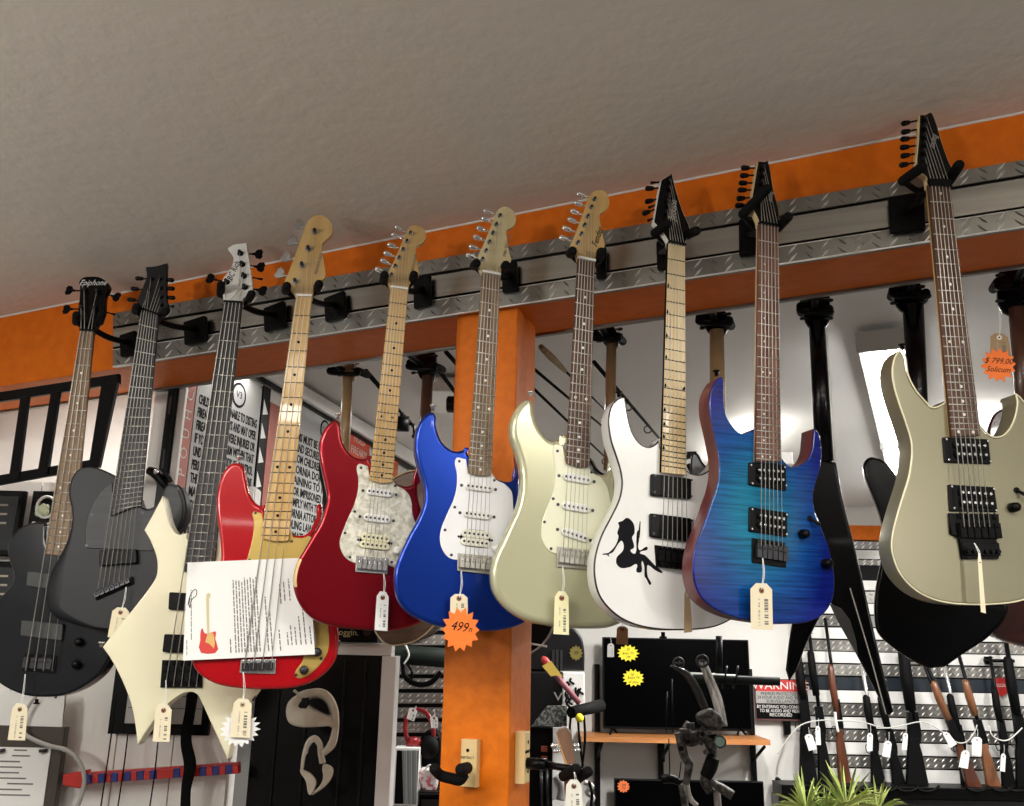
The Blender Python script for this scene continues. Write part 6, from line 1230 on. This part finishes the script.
# ------------------------------------------------------------------ hangers on the orange post
PX = lambda px, py, d=0: PF.tolocal(hit(px, py, PF.O + PF.N * (d - .004), PF.N))
fh = Frame.at(PF.world(PX(468, 764)), PF.phi); t = fh.empty('post_hanger', 'wooden block hanger with black padded yoke on the front of the orange post', 'hanger', 'wooden block hangers on the post')
pbox(fh, 460.3, 739.5, 476.5, 787.5, .024, .0238, TAN, 'wood_block', t, .002)
bm = bmesh.new(); disc(bm, fh.loc(467.8, 750.3, .024), .0038, .001); obj('screw', bm, BLACK, t); ptext(fh, 'INSTINCT', 467.5, 757.8, .0075, .0243, INK, 'lettering', t, .95)
ptube(fh, [(466,768,.024),(465,770,.05),(464,775,.075)], .0085, BLACK, 'stem', t, 3, 10)
ptube(fh, [(464.5,774,.07),(460,779.5,.078),(452,778.5,.085),(442,776,.09),(437,772,.095)], [.0115,.0125,.0115,.0115,.0105], FOAM, 'yoke', t, 5, 12)
bm = bmesh.new(); capsule(bm, fh.loc(467, 768, .075), fh.loc(461, 769.5, .12), .0125, seg=12); obj('foam_sleeve', bm, FOAM, t)
bm = bmesh.new(); capsule(bm, fh.loc(437, 772, .095), fh.loc(434.5, 769, .12), .0115, seg=12); obj('foam_sleeve', bm, FOAM, t)
# on the right face of the post
pr_ = PF.world(Vector((pw, .06, 0))); SF = Frame.at(Vector((pr_.x, pr_.y, PF.world(PX(520, 760)).z)), PF.phi + math.pi / 2)
t = SF.empty('post_hanger', 'wooden block hanger with long black rod on the side of the orange post', 'hanger', 'wooden block hangers on the post')
bm = bmesh.new(); rbox(bm, (0, -.0125, 0), (.038, .024, .108), .002); obj('wood_block', bm, TAN, t)
for z in (.032, -.030): bm = bmesh.new(); disc(bm, (.004, -.0248, z), .0038, .001); obj('screw', bm, BLACK, t)
bm = bmesh.new(); text_bm(bm, 'INSTINCT', .009, tmat((0, -.025, .012)), sx=.9); obj('lettering', bm, INK, t)
bm = bmesh.new(); tube(bm, [(0, -.0245, -.012), (0, -.07, -.013)], .0125, 12); tube(bm, [(0, -.07, -.013), (0, -.14, -.020)], .008, 10); obj('rod', bm, BLACK, t)
UF = Frame.at(SF.world(Vector((0, -.15, -.03))), R(-5))
def ul(x, y, d=0): return SF.tolocal(UF.world(UF.loc(x, y, d)))
bm = bmesh.new(); tube(bm, [Vector((0, -.14, -.020)), ul(566, 777, -.01), ul(578, 779, 0)], .008, 10); obj('yoke', bm, BLACK, t)
for a, b in (((563.5, 776, .0), (576.5, 769, .05)), ((578, 778, .0), (588, 771.5, .05))): bm = bmesh.new(); capsule(bm, ul(*a), ul(*b), .0115, seg=12); obj('foam_sleeve', bm, FOAM, t)
t = UF.empty('small_guitar', 'small guitar with brown slotted headstock hanging from the side of the post', 'guitar')
slabpoly(UF, [(556.5,733,'c'),(559.5,729),(566,727.5),(571.5,733,'c'),(572.5,745),(575.5,762,'c'),(568,766,'c'),(562,750)], -.02, .014, noisy('headstock_brown', (.14, .075, .045), (.24, .13, .08), (40, 40, 6), .4, .5), 'headstock', t, .002)
slabpoly(UF, [(556,733),(557,731),(563,750),(569,766),(565.5,767.5),(560,748)], -.021, .012, mat('headstock_edge', (.55, .30, .13), .5), 'headstock_side', t, .001, False)
for x, y, s in ((557, 746, -1), (559, 751, -1), (573, 745.5, 1), (574, 750, 1)):
    bm = bmesh.new(); p = UF.loc(x, y, -.028); tube(bm, [p - Vector((s * .010, 0, 0)), p + Vector((s * .004, 0, 0))], .0022, 6); capsule(bm, p + Vector((s * .004, 0, 0)), p + Vector((s * .010, 0, 0)), .0048, seg=8); obj('tuning_peg', bm, CHROME, t)
bm = bmesh.new(); a, b = UF.loc(571, 765, -.028), UF.loc(578, 850, -.028); tube(bm, [a, b], [.018, .022], 12, flat=.5); obj('neck', bm, MAHOG, t)
bm = bmesh.new(); prism(bm, [UF.loc(x, y, -.01) for x, y, w in smooth_poly([(578,846),(596,850),(604,875),(600,900),(612,930),(600,962),(578,970),(556,962),(546,930),(558,900),(554,875),(562,850)], 4)], .07, .006); obj('body', bm, BRNB, t)
price_tag(UF, [(566.5,779.5),(581,779.5),(584.5,822),(564,822)], .062, 'large white price tag hanging from the small guitar beside the post', (574,772), m=mat('ivory_card', (.80, .78, .68), .8), eye=(.2,.08,.05))
# ------------------------------------------------------------------ dark stuff behind the post, right of it
QF = Frame(560, 720, 4.9, 0)
t = QF.empty('instrument_case', 'tall black instrument case with rounded shoulder standing behind the orange post', 'case')
slabpoly(QF, [(500,628,'c'),(572,628),(581,636),(584.5,650),(584.5,671,'c'),(500,671,'c')], -.02, .22, mat('case_black', (.005, .005, .006), .4, spec=.25), 'lid', t, .012); slabpoly(QF, [(500,672),(562,672),(562,727),(500,727)], .02, .26, mat('case_black', (.005, .005, .006), .4, spec=.25), 'lower_case', t, .008, False)
for k in range(3): bm = bmesh.new(); rbox(bm, QF.loc(553 + k * 4, 660, -.01), (.015, .01, .10), .003); obj('latch', bm, DARKMETAL, t)
ptext(QF, 'W', 562, 697, .06, .022, mat('pale_letter', (.62, .58, .54), .7), 'emblem', t, 1.4)
starburst(QF, 576, 653, 7, 8, .0, 'dim olive starburst card on the black case behind the post', mat('olive_card', (.16, .13, .02), .7), [('99', 0, 0, .6)], 12, group='olive starbursts')
f = sub(QF, 577, 687, .02); t = f.empty('patterned_box', 'white box with black swirl pattern on the shelf behind the post', 'box'); pbox(f, 563, 672.5, 584.5, 705, .03, .12, WHITEP, 'carton', t)
rnd = random.Random(8)
for k in range(14):
    x, y = rnd.uniform(565, 582), rnd.uniform(675, 702); ptube(f, [(x, y, .031), (x + rnd.uniform(-3, 3), y + 3, .031), (x + rnd.uniform(-3, 3), y + 6, .031)], .006, INK, 'swirl', t, 3, 5)
f = sub(QF, 555, 718, .09); t = f.empty('speckled_panel', 'slanted grey speckled panel behind the orange post', 'panel'); slabpoly(f, [(531,726.5),(547,706),(567,705.5),(567,726.5)], .06, .02, noisy('speckled', (.025, .028, .026), (.17, .18, .165), (70, 70, 70), .7, 0, 2, .45, .6), 'panel', t, .003, False)
f = sub(QF, 563, 760, .0); t = f.empty('white_board', 'white board strip standing behind the brown headstock', 'board'); pbox(f, 552.5, 727.5, 572, 800, .02, .03, WHITEP, 'board', t); ptube(f, [(556,776,.04),(562,786,.04),(560,800,.04)], .02, mat('silver_case', (.35, .35, .35), .4, .5), 'silver_handle', t)
f = sub(QF, 540, 765, .0); t = f.empty('black_cabinet', 'black cabinet with orange red spines beside the orange post', 'cabinet'); pbox(f, 500, 728, 552, 1010, -.02, .30, BLACK, 'body', t)
for y0, y1 in ((746, 752), (756, 764)): pbox(f, 541, y0, 547.5, y1, -.014, .02, mat('spine_red', (.45, .10, .05), .6), 'spine', t)
for x in (541, 547): ptube(f, [(x, 770, .0), (x + .5, 806, .0)], .011, DARKMETAL, 'bar', t, 1)
f = sub(QF, 560, 680, .16); t = f.empty('padded_rod', 'mauve rod with red end and a yellow tag slanting behind the post', 'rod'); a, b = (541.5, 658, .2), (579.5, 703.5, .2)
ptube(f, [(551, 669.5, .2), b], .014, mat('mauve', (.30, .10, .12), .6), 'rod', t, 1, 10); ptube(f, [a, (545, 660.5, .2), (552, 671, .2)], [.010, .020, .017], mat('rod_red', (.45, .03, .03), .5), 'red_end', t, 3, 10); slabpoly(f, [(542,666),(551,661),(563,677),(556,675.5),(551,676.5)], .235, .003, mat('yellow_tag', (.72, .52, .10), .7), 'yellow_tag', t, .0005, False)
f = sub(QF, 586, 708, .1); t = f.empty('padded_hook', 'black padded hook with a yellow tipped cable beside the television', 'hook'); ptube(f, [(571, 712.5, .1), (601, 705.5, -.1)], [.028, .031], FOAM, 'foam_sleeve', t, 1, 12); bm = bmesh.new(); ball(bm, f.loc(579.5, 718, .1), .022); obj('yellow_tip', bm, YELLOWP, t)
ptube(f, [(578,720,.1),(580,745,.1),(583,766,.1)], .006, BLACK, 'cable', t); ptube(f, [(584,716,.1),(585,740,.1),(582,768,.1)], .006, BLACK, 'cable', t); ptube(f, [(571, 712, .1), (570, 725, .1), (569,735,.1)], .006, BLACK, 'cable', t)
f = sub(QF, 588, 790, .1); t = f.empty('coiled_cable', 'pale coiled cable with black plug behind the large white tag', 'cable'); ptube(f, [(584,782,.1),(592,786,.1),(587,792,.1),(593,798,.1),(588,806,.1),(592,812,.1)], .012, mat('cable_grey', (.38, .37, .34), .5), 'coil', t); ptube(f, [(589,781,.12),(592,795,.12),(590,812,.12)], .007, BLACK, 'lead', t)
t = None; HF = Frame(520, 640, 3.3, R(-10)); t = HF.empty('hand_drum', 'dark round drum with thin grey rim hanging behind the blue and cream guitars', 'drum')
c = HF.loc(512, 612); bm = bmesh.new(); tube(bm, [c + Vector((0, .06, 0)), c], .155, 32); obj('shell', bm, BLACK, t); bm = bmesh.new(); tube(bm, [c + Vector((.156 * math.cos(a), -.002, .156 * math.sin(a))) for a in [2 * math.pi * k / 40 for k in range(41)]], .0035, 6, cap=False); obj('rim', bm, mat('rim_grey', (.45, .45, .44), .35, .6), t); bm = bmesh.new(); tube(bm, [HF.loc(530, 643.5, .003), HF.loc(547, 646.5, .003)], .004, 6); obj('lug', bm, WHITEPL, t)
# ------------------------------------------------------------------ accessory panel between the white jamb and the post
AF = Frame(412, 720, 4.3, 0)
t = AF.empty('accessory_panel', 'diamond plate accessory wall between the white jamb and the orange post', 'wall display')
pbox(AF, 370, 560, 470, 1055, 0, .03, BLACK, 'backing', t)
for k in range(11):
    y0 = 620 + k * 14.6; q = [AF.loc(372, y0, .006), AF.loc(468, y0, .006), AF.loc(468, y0 + 10.5, .006), AF.loc(372, y0 + 10.5, .006)]
    bm = bmesh.new(); prism(bm, q, .006, .001, K=1, smooth=False); lozenges(bm, q, 24, 2, 0, 1, .012, .0035, .003); obj('tread_strip', bm, [TREADW, TREADGLINT], t)
f = sub(AF, 414, 655, .1); t = f.empty('rolled_tube', 'dark green padded tube with black end on the accessory wall', 'tube'); ptube(f, [(387,654,.12),(398,654.5,.12),(446,658,.12)], [.040,.042,.042], mat('dark_green_foam', (.010, .015, .012), .6, spec=.15), 'roll', t, 1, 14); ptube(f, [(385,653.5,.12),(391,654.2,.12)], .044, BLACK, 'cap', t, 1, 14); ptube(f, [(405,644,.17),(409,655,.17),(404,664,.17)], .004, WHITEPL, 'tie', t)
f = sub(AF, 420, 680, .08); t = f.empty('coiled_cable', 'black cable loop hanging under the dark green tube', 'cable'); ptube(f, [(403,660,.06),(405,676,.07),(416,684,.07),(430,683,.07),(441,672,.07)], .012, BLACK, 'loop', t); ptube(f, [(404,660,.05),(412,672,.06),(410,685,.06)], .006, BLACK, 'tail', t)
f = sub(AF, 418, 735, .09); t = f.empty('headphones', 'red headphones with a white tag beside the orange post', 'headphones')
RPL = mat('red_plastic', (.30, .008, .014), .3, 0, .4)
ptube(f, [(408,742,.05),(405,728,.05),(408,715,.05),(417,709.5,.05),(427,714,.05),(433,728,.05),(433,742,.05)], .010, RPL, 'headband', t, 5, 10, .6); bm = bmesh.new(); ball(bm, f.loc(414,743,.06), .034, sc=(1.1,.6,.8)); obj('ear_cup', bm, RPL, t); bm = bmesh.new(); ball(bm, f.loc(429,747,.055), .05, sc=(.9,.7,1)); obj('ear_cup', bm, SATIN, t)
price_tag(AF, [(409.5,707),(418,710),(414,721.5),(406.5,718.5)], .20, 'white tag on the headband of the red headphones', (416,706), m=WHITEP, group='tags on the accessories')
price_tag(AF, [(430,716),(438,716.5),(438,728),(431,728)], .17, 'white tag beside the orange post behind the headphones', (434,710), m=WHITEP, group='tags on the accessories')
f = sub(AF, 430, 750, .06); t = f.empty('black_bag', 'black pouch hanging under the red headphones', 'bag'); slabpoly(f, [(421,737),(431,730),(440,734),(442,755),(437,768),(425,769),(418,757)], .04, .06, SATIN, 'pouch', t, .015); bm = bmesh.new(); tube(bm, [f.loc(424, 738, .045), f.loc(438, 738, .045)], .006, 6); obj('flap', bm, BLACK, t)
f = sub(AF, 406, 776, .12); t = f.empty('book_stack', 'white edged stack of grey pages under the red headphones', 'books'); pbox(f, 393.5, 748, 418.5, 806, .10, .10, WHITEP, 'case', t, .002); pbox(f, 395.5, 750.5, 417.5, 804, .102, .004, BLACK, 'inside', t, .001)
for k in range(9): slabpoly(f, [(402 + k * 1.75, 750.5), (403.4 + k * 1.75, 750.5), (404.6 + k * 1.5, 804), (403.4 + k * 1.5, 804)], .106, .02, mat('page_grey%d' % (k % 3), (.20 + .08 * (k % 3), .22 + .08 * (k % 3), .22 + .08 * (k % 3)), .7), 'page', t, .0005, False)
f = sub(AF, 428, 780, .1); t = f.empty('crumpled_bag', 'pink and white crumpled plastic bag beside the black pouch', 'bag'); slabpoly(f, [(420,770),(427,768),(436,772),(438,782),(434,792),(424,791),(419,782)], .10, .05, noisy('pink_white', (.75, .70, .70), (.55, .12, .16), (40, 40, 40), .4, 0, 3, .5, .6), 'bag', t, .012); ptube(f, [(424,771,.11),(430,765,.11),(434,772,.11)], .004, WHITEPL, 'handle', t)
f = sub(AF, 428, 800, .1); t = f.empty('black_shelf_unit', 'black shelf with dark boxes at the foot of the accessory wall', 'shelf'); pbox(f, 419, 792, 470, 798, .14, .13, BLACK, 'board', t); pbox(f, 420, 799, 470, 880, .10, .10, mat('dark_box', (.02, .02, .022), .4), 'box', t); pbox(f, 419, 793.5, 470, 795, .142, .003, DARKMETAL, 'edge', t, .0005)
# ------------------------------------------------------------------ fishing rods laid along the rear ceiling
def rod(label, a, b, ya, reel=None, cork=None, thick=.005, guides=()):
    pa_, pb_ = ceil_hit(*a, .10), ceil_hit(*b, .10); f = Frame.at(pa_, 0); t = f.empty('fishing_rod', label, 'fishing rod', 'fishing rods on the rear ceiling')
    L = lambda p: f.tolocal(p); A_, B_ = L(pa_), L(pb_); dv = (B_ - A_)
    bm = bmesh.new(); tube(bm, [A_, B_, B_ + dv * .5], [thick, thick * .7, thick * .4], 8); obj('blank', bm, BLACK, t)
    if cork: bm = bmesh.new(); tube(bm, [A_, A_ + dv * cork * .4, A_ + dv * cork], [thick * 2, thick * 2.6, thick * 1.6], 10); obj('grip', bm, noisy('cork', (.22, .15, .08), (.34, .24, .13), (60, 60, 60), .7), t)
    for k, s in enumerate(guides):
        c = A_ + dv * s - Vector((0, 0, .022)); r = .016; bm = bmesh.new(); u = Vector((1, 0, 0)); tube(bm, [c + u * (r * math.cos(q)) + Vector((0, 0, r * math.sin(q))) for q in [2 * math.pi * i / 16 for i in range(17)]], .003, 6, cap=False); obj('line_guide', bm, DARKMETAL, t)
    if reel is not None:
        c = A_ + dv * reel - Vector((0, 0, .045)); bm = bmesh.new(); tube(bm, [c + Vector((-.03, 0, 0)), c + Vector((.03, 0, 0))], .032, 14); tube(bm, [c + Vector((0, 0, .05)), c], .008, 8); obj('reel', bm, BLACK, t)
        bm = bmesh.new(); tube(bm, [c + Vector((.03, 0, 0)), c + Vector((.05, 0, 0)), c + Vector((.055, 0, -.05))], .006, 8); capsule(bm, c + Vector((.055, 0, -.05)), c + Vector((.085, 0, -.05)), .011, seg=8); obj('crank_handle', bm, BLACK, t)
        bm = bmesh.new(); tube(bm, [c + Vector((-.034, 0, 0)), c + Vector((-.03, 0, 0))], .026, 14); obj('spool_face', bm, mat('olive_metal', (.10, .12, .04), .4, .5), t)
    return t
rod('fishing rod with cork grip beside the orange post', (541,347), (602,407), 0, cork=.35)
rod('thin dark fishing rod running from behind the post', (534,369), (608,431), 0, thick=.006)
rod('lower thin dark fishing rod beside the cream green guitar', (533,388), (608,460), 0, thick=.006, guides=(.95,))
rod('fishing rod with ring guides and bright ferrule above the white guitar', (594,362), (659,438), 0, thick=.008, guides=(.45, .78))
rod('fishing rod with a dark reel behind the maple neck', (366,371), (425,440), 0, reel=.55, thick=.009)
rod('fishing rod with an olive reel left of the orange post', (428,356), (470,412), 0, reel=.62, thick=.009)
rod('fishing rod with a reel partly behind the orange post', (446,352), (500,412), 0, reel=.55, thick=.008)
f = Frame.at(ceil_hit(692, 463, .06), 0); t = f.empty('ceiling_hook', 'black hook clip on the rear ceiling between the white and blue guitars', 'hook')
bm = bmesh.new(); tube(bm, spline([f.loc(684,458), f.loc(697,456), f.loc(698,466), f.loc(692,471), f.loc(688,464)], 5), .012, 8); obj('hook', bm, BLACK, t); bm = bmesh.new(); rbox(bm, (0, 0, .05), (.05, .03, .05), .004); obj('base', bm, BLACK, t)
# ------------------------------------------------------------------ light
w = bpy.data.worlds.new('world'); S.world = w; w.use_nodes = True
w.node_tree.nodes['Background'].inputs[0].default_value = (.9, .95, 1, 1); w.node_tree.nodes['Background'].inputs[1].default_value = .05
DIFF = mat('lit_diffuser', (1, .98, .94), .5, emit=6)
def fixture(x, y, z, lx, ly, power, label, rot=0, drop=0, upf=.42):  # builds the front ceiling lights and the added rear fill lights
    f = Frame.at(Vector((x, y, z)), rot)
    t = f.empty('ceiling_or_fill_light', label, 'light', 'ceiling lights of the front room')
    up_e = power * upf if drop else 0
    bm = bmesh.new(); rbox(bm, (0, 0, -.03 - drop), (lx + .06, ly + .06, .06), .008); obj('housing', bm, WHITEPL, t)
    if drop:
        for sx in (-1, 1): bm = bmesh.new(); tube(bm, [(sx * lx * .4, 0, 0), (sx * lx * .4, 0, -drop)], .004, 6); obj('suspension_rod', bm, WHITEPL, t)
        lu = bpy.data.lights.new('uplight', 'AREA'); lu.shape = 'RECTANGLE'; lu.size = lx; lu.size_y = ly; lu.energy = up_e; lu.color = (1, .95, .88)
        lo = bpy.data.objects.new('uplight', lu); link(lo, t); lo.location = (0, 0, -drop + .004); lo.rotation_euler = (math.pi, 0, 0)
    ld = bpy.data.lights.new('lamp', 'AREA'); ld.shape = 'RECTANGLE'; ld.size = lx; ld.size_y = ly; ld.energy = power; ld.color = (1, .97, .92)
    lo = bpy.data.objects.new('lamp', ld); link(lo, t); lo.location = (0, 0, -.064 - drop)
CZ = CEILZ - .01
S.view_settings.exposure = .25
G1 = 'ceiling lights of the front room'
for x, y, pw_, lb, dr in ((-.95, .45, 32, 'white pendant ceiling light in front of the beam on the ivory bass side', .10), (1.0, .35, 32, 'white pendant ceiling light in front of the beam on the champagne guitar side', .10), (-.75, -4.2, 8, 'white ceiling light by the front wall, farthest from the guitars', 0)):
    fixture(x, y, CZ, 1.2, .3, pw_, lb, drop=dr)
GLOBE = mat('fill_globe_glass', (1, .96, .9), .3, emit=1.5)
def globe(x, y, drop, power, label):  # added fill lamps out of view, lifting the ceiling and the room's ambient light
    f = Frame.at(Vector((x, y, CZ)), 0); t = f.empty('fill_lamp', label, 'lamp', 'added fill lamps of the front room')
    bm = bmesh.new(); tube(bm, [(0, 0, 0), (0, 0, -drop + .11)], .006, 8); tube(bm, [(0, 0, 0), (0, 0, -.025)], .05, 16); obj('stem', bm, WHITEPL, t)
    ld = bpy.data.lights.new('bulb', 'POINT'); ld.shadow_soft_size = .11; ld.energy = power; ld.color = (1, .96, .9)
    lo = bpy.data.objects.new('bulb', ld); link(lo, t); lo.location = (0, 0, -drop)
    bm = bmesh.new(); tube(bm, [(0, 0, -drop + .10), (0, 0, -drop + .125)], .05, 16); obj('collar', bm, WHITEPL, t)
globe(-2.1, -.6, .55, 52, 'added unseen fill lamp in the front room, ivory bass side')
globe(-1.95, .75, .55, 21, 'added unseen fill lamp close to the beam, black bass side')
globe(2.7, -.9, .55, 44, 'added unseen fill lamp in the front room, champagne guitar side')
def rear_fill(x, y, lx, ly, p, lb, dr=0): fixture(x, y, _pz(x, y) - .012, lx, ly, p, lb, drop=dr, upf=.06)  # added fill fixtures, kept out of sight, that brighten the rear room
rear_fill(1.22, 4.55, .14, .8, 45, 'added narrow fill light for the rear room, hidden behind the blue flame top guitar', .14)
rear_fill(2.25, 4.5, .16, .9, 45, 'added narrow fill light for the rear room, hidden behind the champagne guitar', .14)
rear_fill(3.9, 4.6, .3, 1.2, 50, 'added wide fill light for the rear room, out of view toward its side wall', .25)
rear_fill(-1.3, 2.98, .9, .2, 7, 'added long fill light hidden behind the beam over the white planks')
rear_fill(-.15, 3.55, .3, .3, 12, 'added small square fill light hidden behind the metallic blue guitar')
